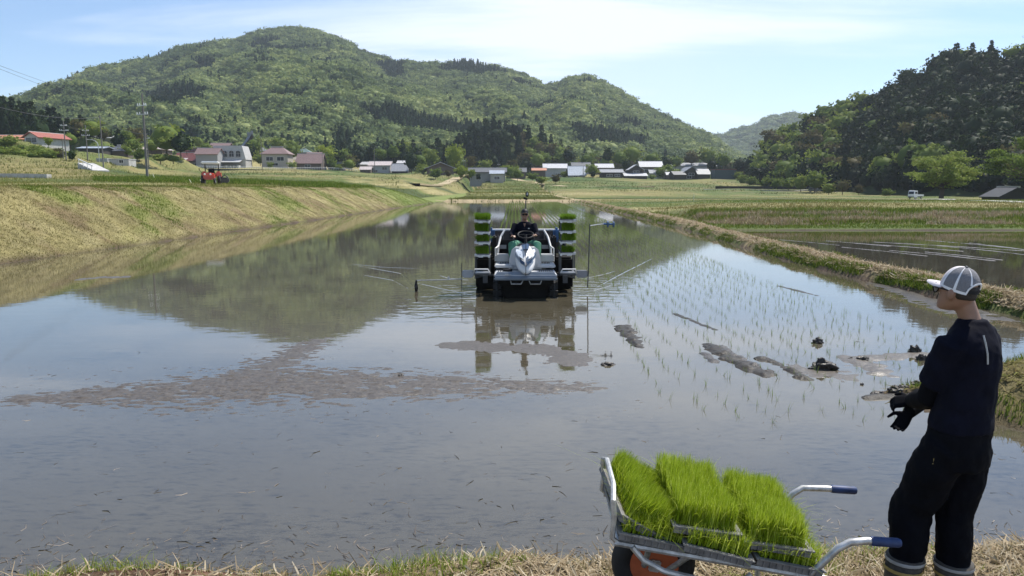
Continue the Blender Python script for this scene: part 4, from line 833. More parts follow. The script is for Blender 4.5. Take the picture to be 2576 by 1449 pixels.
for i, (x, yb, F, h_, k) in enumerate([(150, 370, 285, 32, 'darkbroad'), (178, 372, 280, 28, 'broad'), (205, 366, 290, 34, 'russet'), (236, 368, 288, 36, 'broad'), (262, 368, 292, 24, 'russet'), (290, 366, 310, 22, 'broad'), (320, 366, 300, 30, 'broad'), (345, 368, 305, 36, 'russet'), (382, 384, 290, 26, 'broad'), (320, 388, 270, 18, 'shrub'), (350, 400, 262, 22, 'shrub'), (470, 384, 300, 26, 'broad'), (500, 374, 400, 22, 'broad'), (640, 394, 392, 34, 'broad'), (655, 412, 380, 24, 'shrub'), (700, 380, 420, 26, 'broad'), (735, 384, 418, 24, 'broad'), (822, 412, 385, 34, 'yellow'), (835, 428, 376, 22, 'shrub'), (862, 420, 390, 34, 'broad'), (885, 426, 388, 28, 'russet'), (960, 408, 412, 26, 'broad'), (988, 404, 415, 28, 'broad'), (1056, 428, 380, 30, 'broad'), (1085, 412, 395, 28, 'broad'), (1220, 428, 395, 20, 'shrub'), (1290, 430, 400, 22, 'russet'), (1560, 420, 440, 30, 'broad'), (1590, 414, 445, 34, 'broad'), (1680, 440, 400, 22, 'shrub'), (1740, 420, 470, 30, 'russet'), (1780, 420, 470, 34, 'broad'), (1820, 424, 440, 28, 'broad'), (680, 424, 366, 12, 'shrub'), (735, 428, 362, 14, 'shrub'), (850, 436, 368, 12, 'shrub'), (300, 384, 285, 30, 'darkbroad'), (335, 382, 282, 26, 'broad'), (395, 376, 296, 24, 'russet'), (520, 392, 380, 24, 'broad'), (632, 410, 385, 30, 'darkbroad'), (735, 404, 392, 30, 'broad'), (815, 420, 380, 28, 'broad'), (850, 424, 390, 36, 'darkbroad'), (878, 432, 380, 24, 'broad'), (900, 420, 410, 34, 'darkbroad'), (940, 400, 430, 30, 'darkbroad'), (1010, 404, 430, 34, 'broad'), (1048, 420, 400, 36, 'darkbroad'), (1064, 438, 350, 18, 'shrub'), (1170, 436, 380, 26, 'broad'), (1240, 424, 410, 26, 'darkbroad'), (1284, 444, 340, 24, 'shrub'), (1320, 436, 390, 26, 'darkbroad'), (1352, 424, 420, 30, 'broad'), (1430, 414, 440, 30, 'darkbroad'), (1476, 424, 420, 28, 'broad'), (1530, 412, 450, 30, 'darkbroad'), (1575, 430, 400, 22, 'darkbroad'), (1660, 444, 392, 20, 'shrub'), (1676, 428, 430, 26, 'darkbroad'), (1706, 446, 388, 16, 'shrub'), (1790, 436, 420, 26, 'darkbroad'), (1856, 450, 372, 16, 'shrub'), (1640, 450, 384, 10, 'shrub'), (1560, 450, 384, 10, 'shrub'), (1420, 450, 380, 12, 'shrub')]):
    gt(k, x, yb, F, h_ * 1.1, 'garden tree or shrub among the village houses', 1.15, 'tree', 'garden trees among the village houses')

# ---------------------------------------------------------------- the two big cherry trees by the road
def cherry(x, yb, F, hpx, wpx, seed, label, extra=()):
    b = at(x, yb, F); s = F / FPX; h_ = hpx * s; wd = wpx * s / 2; root = empty('cherry_tree', b, 0, label, 'tree', 'spreading cherry trees by the road'); r = np.random.default_rng(seed)
    m = MB(); m.tube([(0, 0, -.5), (.1, 0, h_ * .12), (-.15, .1, h_ * .28), (0, 0, h_ * .6)], [.42, .34, .28, .12], 8); P = []
    for k in range(40):
        a = r.uniform(0, 6.28); z0 = h_ * r.uniform(.13, .58); zt = h_ * min(1, z0 / h_ + r.uniform(.05, .45)); rr = wd * (1 - (max(0, zt / h_ - .45) / .58) ** 2) ** .5 * r.uniform(.75, 1.0) if zt < h_ * 1.02 else wd * .3
        e = Vector((math.cos(a) * rr, math.sin(a) * rr, zt)); mid = Vector((math.cos(a) * rr * .45, math.sin(a) * rr * .45, z0 + (zt - z0) * .35))
        m.tube([(0, 0, z0), mid, e], [.13, .08, .02], 5)
        for t in np.linspace(.35, 1.05, 9):
            p = mid.lerp(e, t) if t > .4 else Vector((0, 0, z0)).lerp(mid, t / .4); q = r.normal(size=(40, 3)) * np.array([.68, .68, .12]) * (.9 if t > .5 else .7); q[:, 2] -= np.abs(q[:, 0] + q[:, 1]) * .12; P.append(q + np.array(p))
    m.build('trunk', BARK, root); P = np.concatenate(P); v, f = quads(P, .15, r, 2.2); me = npmesh('crown', v, f); link('crown', me, L_CHERRY, root)
cherry(2368, 492, 130, 108, 160, 3, 'spreading cherry tree with tiered branches standing by the white truck'); cherry(2592, 496, 122, 146, 210, 4, 'taller cherry tree cut by the right edge above the black hut')
# ================================================================ vehicles and small things in the fields
RUB = M('black_rubber', (.014, .014, .014), .75, var=.3, scale=20, bump=.3); BLK = M('black_plastic', (.013, .013, .015), .6, var=.2, scale=10, spec=.25); RED = M('red_paint', (.50, .055, .035), .35, var=.12, coat=.4); WHT = M('white_paint', (.72, .73, .74), .35, var=.06, coat=.3)
ALU = M('aluminium', (.50, .49, .47), .45, .6, var=.45, scale=22, c2=(.66, .66, .65)); BLUE = M('blue_grip', (.014, .035, .11), .55, var=.5, scale=12); ORG = M('orange_rim', (.50, .12, .045), .5, var=.3, scale=8)
DGREY = M('dark_grey_plastic', (.055, .058, .062), .5, var=.2, scale=9); LGREY = M('light_grey_plastic', (.44, .45, .46), .45, var=.1, scale=9)
def tractor():
    b = ground(533, 469.5, 60, 110); F = 70.; b = at(533, 470, F); b.z = gz(b.x, F); root = empty('tractor', b, R(14), 'small red tractor with white roof parked behind the grassy bank', 'tractor')
    MB().box((-.15, -.1, .78), (.95, 1.5, .62), bev=.12).box((-.15, -.95, .9), (.72, .5, .42), bev=.1).build('hood', RED, root, True)
    MB().box((.55, .7, .95), (.5, .7, .62), bev=.12).box((-.7, .7, .95), (.5, .7, .62), bev=.12).build('fender', RED, root, True)
    MB().box((-.1, .75, .9), (.6, .5, .5), bev=.08).box((-.1, 1.0, 1.25), (.55, .14, .6), bev=.05).build('seat', BLK, root, True)
    MB().box((-.05, .35, 2.05), (1.5, 1.8, .24), bev=.08).build('canopy', WHT, root, True)
    for q in (-1, 1): MB().tube([(-.05 + q * .6, 1.0, .9), (-.05 + q * .6, 1.0, 1.98)], .045, 6).build('canopy_post', BLK, root)
    for q in (-1, 1):
        wl = MB().torus((-.1 + q * .72, .75, .45), (1, 0, 0), .42, .16, 20, 8).build('wheel', RUB, root, True); MB().cyl((-.1 + q * .66, .75, .45), (-.1 + q * .80, .75, .45), .27, 14).build('rim', WHT, wl)
        wl = MB().torus((-.15 + q * .55, -.75, .30), (1, 0, 0), .24, .10, 18, 8).build('wheel', RUB, root, True); MB().cyl((-.15 + q * .5, -.75, .3), (-.15 + q * .62, -.75, .3), .16, 12).build('rim', WHT, wl)
        MB().sphere((-.15 + q * .25, -1.21, .95), (.09, .04, .08)).build('headlight', PALE, root, True)
    MB().torus((-.1, .28, 1.32), (0, -.6, 1), .19, .022, 16, 6).build('steering_wheel', BLK, root); MB().tube([(-.75, -.3, 1.1), (-.95, -.3, 1.35)], .02, 5).box((-.98, -.3, 1.42), (.05, .14, .22), bev=.02).build('mirror', BLK, root)
    MB().box((.9, 1.35, .45), (1.0, .6, .5), bev=.1).tube([(.5, 1.2, .5), (1.0, 1.4, .95), (1.3, 1.4, .7)], .06, 6).build('rear_tiller', DGREY, root, True)
tractor()
def truck():
    b = ground(2303, 500.5, 110, 260); root = empty('kei_truck', b, R(-62), 'white mini truck driving along the field road on the right', 'truck')
    # local: forward is -Y
    m = MB(); prof = [(-1.60, .35), (-1.62, .95), (-1.40, 1.72), (-1.2, 1.78), (-.45, 1.78), (-.40, .35)]; m.slab([(-.7, y, z) for y, z in prof], (1.4, 0, 0)); m.build('cab', WHT, root)
    MB().slab([(-.60, -1.645, 1.05), (.60, -1.645, 1.05), (.55, -1.475, 1.62), (-.55, -1.475, 1.62)], (0, .03, 0)).build('windscreen', GLASS, root)
    for q in (-1, 1):
        MB().box((q * .71, -.95, 1.32), (.02, .75, .45)).build('side_window', GLASS, root); MB().box((q * .52, -1.63, .72), (.26, .06, .18), bev=.03).build('headlight', PALE, root)
        for y in (-1.05, .95): wl = MB().torus((q * .60, y, .27), (1, 0, 0), .2, .07, 18, 8).build('wheel', RUB, root, True); MB().cyl((q * .62, y, .27), (q * .68, y, .27), .14, 12).build('rim', LGREY, wl)
    MB().box((0, -1.63, .45), (1.38, .08, .2)).build('bumper', DGREY, root)
    MB().box((0, .68, .62), (1.4, 2.0, .08)).box((-.69, .68, .8), (.04, 2.0, .3)).box((.69, .68, .8), (.04, 2.0, .3)).box((0, 1.67, .8), (1.4, .04, .3)).build('cargo_bed', WHT, root); MB().box((0, .5, .45), (.9, 2.4, .2)).build('chassis', DGREY, root)
truck()
def van():
    b = ground(2046, 483, 110, 300); F = b.y; root = empty('parked_van', b, R(80), 'dark blue grey box van standing on the far field road', 'van'); C = M('dark_blue_paint', (.05, .065, .085), .3, var=.1, coat=.4)
    m = MB(); prof = [(-1.7, .3), (-1.72, .95), (-1.25, 1.65), (-1.1, 1.72), (1.6, 1.75), (1.68, .3)]; m.slab([(-.72, y, z) for y, z in prof], (1.44, 0, 0)); m.build('body', C, root)
    for q in (-1, 1):
        MB().box((q * .73, .1, 1.3), (.02, 2.2, .42)).build('side_window', GLASS, root)
        for y in (-1.1, 1.05): MB().torus((q * .64, y, .28), (1, 0, 0), .2, .08, 18, 8).build('wheel', RUB, root, True)
    MB().slab([(-.6, -1.64, 1.08), (.6, -1.64, 1.08), (.55, -1.30, 1.6), (-.55, -1.30, 1.6)], (0, -.03, .01)).build('windscreen', GLASS, root)
van()
CONC = WALL['conc']
def strip_on_ground(name, pts, wid, mat, dz=.03):
    v = []; f = []
    P = [ground(x, y, 20, 500) for x, y in pts]; Q = []
    for i in range(len(P) - 1):
        for t in np.linspace(0, 1, 14)[:-1]: Q.append(P[i].lerp(P[i + 1], float(t)))
    Q.append(P[-1]); m = MB()
    for i, q in enumerate(Q):
        d = (Q[min(i + 1, len(Q) - 1)] - Q[max(i - 1, 0)]); d.z = 0; d.normalize(); n = Vector((-d.y, d.x, 0)) * wid / 2
        a, b = q + n, q - n; zz_ = max(gz(a.x, a.y), gz(b.x, b.y), gz(q.x, q.y)) + dz
        v += [(a.x, a.y, zz_), (b.x, b.y, zz_), (b.x, b.y, zz_ - .5), (a.x, a.y, zz_ - .5)]
    for i in range(len(Q) - 1):
        for j in range(4): f.append((4 * i + j, 4 * i + (j + 1) % 4, 4 * i + 4 + (j + 1) % 4, 4 * i + 4 + j))
    m.add(v, f); return tag(m.build(name, mat, smooth=False), kind='structure')
ROADM = M('pale_concrete_road', (.40, .38, .34), .9, var=.15, scale=1.5); TRACK = M('dry_track', (.36, .29, .17), .95, var=.25, scale=2)
strip_on_ground('field_road', [(1770, 476.5), (1900, 477.5), (2040, 478.5), (2140, 479.5)], 3.0, ROADM)
strip_on_ground('field_road', [(2296, 501.5), (2380, 501), (2480, 505), (2620, 510)], 3.0, ROADM)
strip_on_ground('field_track', [(1040, 467), (1200, 467.5), (1420, 468.5), (1640, 470.5)], 4.0, TRACK)
def lowwall(pts, hgt, label, mat, th=.4):
    m = MB(); P = [ground(x, y, 20, 500) for x, y in pts]
    for a, b in zip(P[:-1], P[1:]): m.slab([a + Vector((0, 0, -.5)), b + Vector((0, 0, -.5)), b + Vector((0, 0, hgt)), a + Vector((0, 0, hgt))], (0, th, 0))
    tag(m.build('low_wall', mat), label, 'wall')
lowwall([(1800, 475.5), (1920, 475.5), (2116, 477.5)], 1.1, 'long dark mulch covered bank edge beside the pale field road', M('black_sheet', (.02, .02, .018), .8, var=.3))
lowwall([(-60, 447), (60, 447.5), (118, 449)], .55, 'weathered concrete slab edge in the grass at the far left', CONC, 1.0)
def ramp():
    b = ground(222, 427, 60, 260); root = empty('concrete_ramp', b, R(-30), 'small concrete ramp with white guard rail below the left poles', 'ramp')
    MB().slab([(-3.2, 0, -.6), (1.5, 0, -.6), (1.5, 0, -.1), (-3.2, 0, 1.3)], (0, 3, 0)).build('slab', CONC, root); m = MB()
    for k in range(4): m.tube([(-2.6 + k * 1.3, -.1, .9 - k * .4), (-2.6 + k * 1.3, -.1, 2.0 - k * .4)], .06, 6)
    m.tube([(-2.8, -.1, 1.95), (1.5, -.1, .7)], .1, 6); m.build('guard_rail', TRIM, root)
ramp()
STK = M('pale_stake', (.62, .60, .42), .7, var=.15, scale=10)
for (xa, ya), (xb, yb), F, lb in [((384, 437), (392, 455), 88, 'pale bent stake just right of the tallest pole'), ((476, 451), (487, 470), 74, 'pale leaning stake left of the red tractor'), ((503, 452), (514, 470), 72, 'pale leaning stake touching the red tractor'), ((1746, 487), (1745, 500), 100, 'thin white marker stake in the right field')]:
    a, b = at(xa, ya, F), at(xb, yb, F); b.z = min(b.z, gz(b.x, F) + .1); tag(MB().tube([b - Vector((0, 0, .3)), b.lerp(a, .6), a], [.045, .04, .03], 6).build('stake', STK), lb, 'stake', 'marker stakes in the fields')
# ================================================================ rice transplanter
SKIN = M('skin', (.25, .135, .088), .5, var=.12, scale=14); SKIND = SKIN
NAVY = M('navy_cloth', (.0045, .0052, .012), .9, var=.35, scale=9, bump=.25, spec=.12); TROUS = M('black_cloth', (.0028, .0032, .0055), .9, var=.35, scale=7, bump=.3, spec=.12)
GREENC = M('green_cloth', (.06, .20, .13), .8, var=.25, scale=9, bump=.3); HAIR = M('black_hair', (.010, .009, .008), .6, var=.3, scale=60)
MXF, MXX = 16.0, .285               # machine origin: F of the front axle, lateral centre
PANEL = M('hood_white', (.70, .70, .70), .4, var=.05, coat=.15); VISOR = M('dark_blue_visor', (.012, .028, .06), .15, var=.1, coat=.8); LENSM = M('headlight_lens', (.75, .78, .80), .08, var=.05, coat=1.0)
DECK = M('deck_grey_white', (.50, .51, .52), .45, var=.12, scale=6); BUMP = M('blue_grey_bumper', (.13, .16, .20), .4, var=.12, coat=.2); TBLUE = M('blue_plastic', (.02, .09, .22), .4, var=.2, coat=.3); IRON = M('shaded_muddy_iron', (.010, .009, .008), .85, 0, var=.5, scale=9, bump=.4, spec=.15)  # iron colour blackened to carry the shade under the machine
SEEDG = leafmat('seedling_green', [(.14, .21, .010), (.27, .37, .018), (.41, .52, .035), (.60, .66, .16)], .45, .5, .85, .15); SEED_SHADE = leafmat('shaded_seedling_green', [(.05, .11, .008), (.10, .19, .012), (.17, .29, .02), (.27, .38, .06)], .28, .5, .85, .15); SOIL = M('seed_soil', (.03, .022, .015), .95, var=.4, scale=30, bump=.5)  # rack copy of the seedling green, darkened for shade of trays above
root = empty('rice_transplanter', (MXX, MXF, 0), 0, 'white and grey eight row rice transplanter driving toward the viewer through the flooded paddy', 'rice transplanter')
# local axes: x right in the picture, -y toward the viewer, z up from the water
# hood: a pointed nose like a prow
def hood():
    rings = []
    for y, zb, zt, wd, fr in [(-.86, .56, .62, .03, 0), (-.78, .52, .72, .115, 0), (-.62, .51, .84, .175, 0), (-.40, .52, .97, .215, 0), (-.12, .55, 1.06, .225, 0), (.16, .58, 1.10, .20, 0), (.28, .60, 1.09, .17, 0)]:
        h_ = zt - zb; rings.append([(0, y - .02, zb), (wd * .55, y, zb + .02), (wd * .98, y + .02, zb + h_ * .35), (wd, y + .02, zb + h_ * .6), (wd * .75, y + .01, zb + h_ * .86), (wd * .3, y, zb + h_ * .98), (0, y - .03, zt + .015), (-wd * .3, y, zb + h_ * .98), (-wd * .75, y + .01, zb + h_ * .86), (-wd, y + .02, zb + h_ * .6), (-wd * .98, y + .02, zb + h_ * .35), (-wd * .55, y, zb + .02)])
    m = MB(); m.loft([[Vector(p) for p in r_] for r_ in rings]); hd = m.build('hood', PANEL, root, 2)
    sub_ = hd.modifiers.new('s', 'SUBSURF'); sub_.levels = sub_.render_levels = 2
    return hd
hd = hood()
for q in (-1, 1):
    # chevron shaped dark band and the lamp cluster on each flank of the nose
    v = MB(); v.slab([(q * .012, -.835, .70), (q * .10, -.745, .745), (q * .205, -.50, .86), (q * .215, -.44, .935), (q * .12, -.66, .83), (q * .012, -.785, .755)], (q * .012, -.045, .03)); v.build('visor', VISOR, hd)
    v = MB(); v.slab([(q * .045, -.70, .815), (q * .135, -.58, .87), (q * .195, -.43, .955), (q * .175, -.36, 1.00), (q * .06, -.52, .955)], (q * .014, -.05, .035)); v.build('headlight', LENSM, root)
    v = MB(); v.sphere((q * .105, -.615, .91), (.03, .02, .03)); v.sphere((q * .155, -.50, .96), (.028, .02, .028)); v.build('bulb', ALU, hd)
v = MB(); v.slab([(-.05, -.50, 1.005), (.05, -.50, 1.005), (.085, -.28, 1.075), (.04, -.16, 1.10), (-.04, -.16, 1.10), (-.085, -.28, 1.075)], (0, -.012, .03)); v.build('hood_top_panel', VISOR, hd)
v = MB(); v.torus((0, -.39, 1.06), (0, -.45, .9), .024, .006, 14, 6); v.box((0, -.40, 1.062), (.03, .004, .012), Matrix.Rotation(R(25), 3, 'X')); v.build('emblem', TRIM, hd)
MB().tube([(0, -.90, .52), (0, -.93, .75), (.0, -.90, 1.24)], .007, 6).build('guide_rod', BLK, root)
MB().loft([[Vector((x * w_, y, z)) for x, y in ((-1, .02), (1, .02), (.9, .34), (-.9, .34))] for z, w_ in ((.55, .36), (.8, .34), (.98, .29), (1.03, .22))]).build('cowl', DECK, root)
# deck and bumper
m = MB(); m.box((0, -.30, .50), (1.30, .92, .07), bev=.02); m.box((-.46, .35, .62), (.40, .85, .06), bev=.02); m.box((.46, .35, .62), (.40, .85, .06), bev=.02); m.box((-.50, .66, .74), (.32, .26, .18), bev=.03); m.box((.50, .66, .74), (.32, .26, .18), bev=.03); dk = m.build('deck', DECK, root, True)
m = MB(); m.slab([(-.64, -.78, .47), (.64, -.78, .47), (.60, -.72, .57), (-.60, -.72, .57)], (0, .1, 0)); m.box((0, -.77, .44), (1.32, .10, .06), bev=.02); m.build('bumper', BUMP, root)
m = MB()
for q in (-1, 1):
    for k in range(7): m.box((q * (.30 + k * .045), -.36, .545), (.022, .22, .022))
    for k in range(6): m.box((q * (.36 + k * .035), .34, .665), (.018, .16, .02))
m.build('grip_ribs', BLK, dk)
m = MB()
for k in range(4): m.box((-.42 + .035 * k, -.787, .52), (.022, .01, .035)); m.box((-.42 + .035 * k, -.790, .52), (.008, .01, .016), mi=1)
m.build('lettering', [LGREY, BUMP], root)
for q in (-1, 1): MB().tube([(q * .19 - .13, -.72, .42), (q * .30 - .10 * q - .10, -.78, .33), (q * .30 - .10 * q + .10, -.78, .33), (q * .19 + .15, -.72, .42)], .014, 6).build('step_bracket', ALU, root)
MB().box((0, -.12, .20), (.96, 1.0, .42), bev=.05).box((0, 1.45, .16), (2.1, .9, .42), bev=.05).box((0, -.2, .36), (1.15, 1.1, .16), bev=.04).box((0, .9, .40), (.6, 1.3, .25), bev=.04).box((0, -.62, .27), (.24, .15, .14), bev=.03).build('chassis', IRON, root, True)  # chassis bulked out and blackened to stand in for shade below the deck
for q in (-1, 1): MB().box((q * .90, 1.35, .36), (.44, .9, .74), bev=.05).box((q * .86, .55, .26), (.34, .5, .30), bev=.04).build('underrack_shade_mass', IRON, root, True)  # dark blocks added for the black shade under the racks
def wheel(x, y, r_, tilt):
    m = MB(); m.torus((x, y, r_ - .22), (1, 0, 0), r_, .032, 36, 8); n = 14
    for k in range(n):
        a = 2 * math.pi * k / n; c = Vector((x, y + math.cos(a) * r_, r_ - .22 + math.sin(a) * r_)); m.box(c, (.17, .03, .12), Matrix.Rotation(a + R(18), 3, 'X'))
    w0 = m.build('wheel', RUB, root); m = MB()
    for k in range(6):
        a = 2 * math.pi * k / 6; m.tube([(x, y, r_ - .22), (x, y + math.cos(a) * r_, r_ - .22 + math.sin(a) * r_)], .018, 6)
    m.cyl((x - .08, y, r_ - .22), (x + .08, y, r_ - .22), .07, 12); m.build('hub', IRON, w0)
for q in (-1, 1): wheel(q * .60, -.22, .33, 0); wheel(q * .60, 1.05, .46, 0)
MB().cyl((-.6, -.22, .14), (.6, -.22, .14), .06, 10).cyl((-.6, 1.05, .26), (.6, 1.05, .26), .07, 10).build('axle', IRON, root)
# seat, steering
MB().box((0, .92, .92), (.46, .44, .12), bev=.05).box((0, 1.16, 1.16), (.44, .10, .46), bev=.05).build('seat', BLK, root, True); MB().box((0, .9, .72), (.5, .5, .3), bev=.04).build('seat_base', DGREY, root, True)
MB().torus((.02, .42, 1.28), (0, -.42, 1), .175, .016, 24, 8).tube([(.02, .42, 1.28), (.02, .28, 1.02)], .03, 8).tube([(.02 - .17, .42, 1.28), (.02 + .17, .42, 1.28)], .012, 6).build('steering_wheel', BLK, root, True)
MB().box((0, .34, .98), (.36, .18, .22), bev=.04).build('dashboard', DGREY, root, True)
# planting unit across the rear
m = MB(); m.box((0, 1.95, 1.02), (2.05, .05, .62), Matrix.Rotation(R(-28), 3, 'X')); pt = m.build('seedling_table', BLK, root)
m = MB()
for k in range(9): m.box((-1.0 + .25 * k, 1.915, 1.03), (.018, .05, .60), Matrix.Rotation(R(-28), 3, 'X'))
m.build('row_divider', DGREY, pt)
MB().tube([(-1.03, 1.80, 1.31), (1.03, 1.80, 1.31)], .026, 8).build('table_rail', TRIM, root)
MB().box((0, 2.0, .35), (2.3, .12, .12)).box((0, 2.25, .22), (2.2, .2, .2), bev=.04).build('planting_beam', IRON, root)
for k in range(4): MB().box((-.9 + .6 * k, 2.05, .03), (.42, .9, .07), bev=.03).build('float', DGREY, root)
for k in range(8): MB().box((-1.05 + .3 * k, 2.35, .22), (.05, .26, .28), Matrix.Rotation(R(20), 3, 'X'), bev=.015).build('planting_claw', IRON, root)
for q in (-1, 1):
    MB().box((q * .78, 1.72, 1.20), (.17, .30, .34), bev=.06).tube([(q * .72, 1.68, 1.05), (q * .70, 1.55, .80), (q * .66, 1.6, .5)], .04, 8).build('hopper', TBLUE, root, True)
    MB().tube([(q * .46, 1.3, 1.33), (q * .55, 1.2, 1.18), (q * .60, 1.0, .98), (q * .62, .9, .66)], .024, 8).tube([(q * .60, 1.0, .98), (q * .66, .75, .95), (q * .66, .7, .66)], .018, 7).build('handrail', TRIM, root)
    MB().box((q * .70, 1.45, .95), (.1, .5, .5), bev=.03).box((q * .38, 1.5, .95), (.5, .1, .3), bev=.03).build('side_cover', BLK, root, True)
    MB().box((q * .5, 1.43, .93), (.16, .02, .09)).build('notice_plate', LGREY, root)
# spare seedling racks on both sides
SHELF = M('grey_white_rack_plastic', (.55, .55, .54), .5, var=.3, scale=18)
LV = {-1: [.83, 1.105, 1.33, 1.575], 1: [.87, 1.12, 1.345, 1.585]}
TRAYS = []
for q in (-1, 1):
    cx = q * .935; rk = MB()
    for sx in (-1, 1): rk.tube([(cx + sx * .155, .62, .30), (cx + sx * .155, .62, LV[q][-1] + .02)] if sx * q < 0 else [(cx + sx * .155, .62, .30), (cx + sx * .155, .62, LV[q][0])], .016, 6)
    rk.tube([(cx - q * .155, .15, .40), (cx - q * .155, .15, LV[q][-1] + .06)], .016, 6); rk.tube([(cx + q * .155, .20, .32), (cx + q * .155, .20, LV[q][0])], .014, 6)
    rk.tube([(cx - q * .155, .15, .40), (q * .5, .2, .42)], .022, 6); rk.tube([(cx + q * .155, .20, .34), (cx - q * .155, .15, .42), (cx, .62, .42)], .02, 6); fr = rk.build('rack_frame', DGREY, root)
    for k, z in enumerate(LV[q]):
        s = MB(); s.box((cx, .38, z), (.335, .64, .014)); s.box((cx, .065, z + .012), (.335, .014, .034)); s.box((cx, .695, z + .018), (.335, .014, .05)); s.box((cx - .165, .2, z + .015), (.012, .18, .04)); s.box((cx + .165, .2, z + .015), (.012, .18, .04)); s.box((cx + q * .14, .05, z + .028), (.06, .03, .06), bev=.01); s.box((cx - q * .15, .05, z - .012), (.05, .03, .04), bev=.01); s.box((cx + q * .03, .056, z - .008), (.10, .012, .03)); s.build('rack_shelf', SHELF, root)
        TRAYS.append((q, k, Vector((MXX + cx, MXF + .38, z + .010))))
    MB().box((q * .93, -.02, .46), (.36, .36, .05), bev=.02).box((q * .86, -.2, .36), (.10, .06, .16)).build('side_step', DGREY, root, True); s = MB()
    for k in range(5): s.box((q * .93, -.16 + .07 * k, .492), (.3, .02, .02))
    s.build('grip_ribs', LGREY, root); MB().tube([(q * .76, -.22, .50), (q * .80, -.24, .58), (q * 1.08, -.24, .58), (q * 1.12, -.05, .47)], .014, 6).build('step_guard', TRIM, root)
    # arm with the flat rounded paddle, thin rod in front of it
    MB().tube([(q * .95, .42, .42), (q * 1.20, .40, .43)], .03, 8).box((q * 1.12, .40, .455), (.16, .08, .05), bev=.015).build('marker_arm_base', LGREY, root, True)
    oc = [(-.13, -.03), (-.10, -.085), (.08, -.085), (.13, -.045), (.13, .055), (.10, .08), (-.11, .08), (-.13, .05)]
    MB().slab([(q * 1.27 + a, .36, .41 + b) for a, b in oc], (0, .06, 0)).build('paddle', LGREY if q < 0 else M('paddle_grey', (.30, .30, .32), .45, var=.1), root)
MB().tube([(-1.405, .34, .04), (-1.405, .34, .66)], .009, 6).build('side_rod', DGREY, root); MB().tube([(1.40, .34, .10), (1.415, .34, .5), (1.43, .34, 1.52)], .013, 6).build('side_rod', DGREY, root)
# left line marker lowered to the water, right one folded up
mk = MB().tube([(-1.40, .34, .30), (-1.8, .42, .27), (-2.44, .55, .24)], .013, 7).box((-1.70, .40, .315), (.04, .02, .07)).build('marker_arm', ALU, root)
s = MB(); s.tube([(-2.44, .55, .25), (-2.46, .54, .12), (-2.44, .53, -.04)], [.02, .03, .03], 7)
for k in range(5): a = 2 * math.pi * k / 5; s.box((-2.44, .54 + .07 * math.cos(a), .06 + .07 * math.sin(a)), (.05, .05, .09), Matrix.Rotation(a, 3, 'X'), bev=.01)
s.build('marker_wheel', BLK, mk)
mk = MB().tube([(1.43, .34, 1.48), (1.62, .5, 1.50), (1.78, .6, 1.51)], .011, 6).build('marker_arm', LGREY, root); s = MB(); s.tube([(1.74, .6, 1.51), (2.02, .62, 1.50)], .022, 7)
for k in range(6): a = 2 * math.pi * k / 6; s.box((1.86, .61 + .05 * math.cos(a), 1.505 + .05 * math.sin(a)), (.035, .035, .07), Matrix.Rotation(a, 3, 'X'), bev=.008); s.box((1.99, .61 + .05 * math.cos(a), 1.50 + .05 * math.sin(a)), (.03, .03, .06), Matrix.Rotation(a, 3, 'X'), bev=.008)
s.build('marker_wheel', TBLUE, mk)
for q in (-1, 1):
    MB().tube([(q * .62, 1.55, 1.2), (q * .60, 1.3, .95), (q * .64, 1.1, .75), (q * .70, 1.2, .5)], .018, 6).build('hose', BLK, root); MB().tube([(q * .30, .62, .68), (q * .33, .58, .9), (q * .30, .55, 1.05)], .012, 6).sphere((q * .30, .55, 1.07), .025).build('lever', BLK, root)
    MB().box((q * .34, .655, .78), (.10, .01, .05)).build('warning_sticker', M('yellow_sticker', (.6, .45, .05), .5), root); MB().slab([(q * .66, 1.9, 1.02), (q * .93, 1.86, 1.05), (q * .93, 1.72, 1.30), (q * .70, 1.74, 1.30)], (0, .04, 0)).build('end_plate', DGREY, root)
MB().box((-.40, -.38, .56), (.16, .10, .06), bev=.02).sphere((-.33, -.34, .575), (.06, .05, .035)).build('work_gloves', BLK, root, True)
# mast with antenna behind the seat
MB().tube([(.04, 1.5, .8), (.04, 1.5, 2.02)], .014, 6).build('mast', DGREY, root); MB().box((.03, 1.5, 2.06), (.11, .06, .05), Matrix.Rotation(R(20), 3, 'Y'), bev=.015).box((.07, 1.5, 2.16), (.075, .05, .13), bev=.02).build('receiver', BLK, root, True); MB().box((.075, 1.468, 2.17), (.035, .01, .06)).build('receiver_screen', LGREY, root)

# ---------------------------------------------------------------- seedling trays (shared by rack and cart)
def blades(P, hgt, wd, r, lean=.35, seg=2, hv=.55):
    # grass blades: tapered bent strips standing at the points P
    n = len(P); a = r.random(n) * 2 * np.pi; d = np.stack([np.cos(a), np.sin(a), np.zeros(n)], 1); b = a + np.pi / 2 + r.normal(0, .5, n); e = np.stack([np.cos(b), np.sin(b), np.zeros(n)], 1)
    h = (hgt * (1.2 - hv + hv * r.random(n)))[:, None]; w_ = (wd * (.7 + .6 * r.random(n)))[:, None]; ln = (np.abs(r.normal(0, lean, n)))[:, None]
    up = np.array([[0, 0, 1.0]]); rows = []
    for k in range(seg + 1):
        t = k / seg; c = P + up * h * (t - .25 * ln * t * t) + d * h * ln * t * t; q = w_ * (1 - t * .92) / 2; rows += [c - e * q, c + e * q]
    v = np.stack(rows, 1).reshape(-1, 3); m_ = 2 * (seg + 1); base = (np.arange(n) * m_)[:, None]; f = np.concatenate([base + np.array([[2 * k, 2 * k + 1, 2 * k + 3, 2 * k + 2]]) for k in range(seg)], 0)
    return v, f
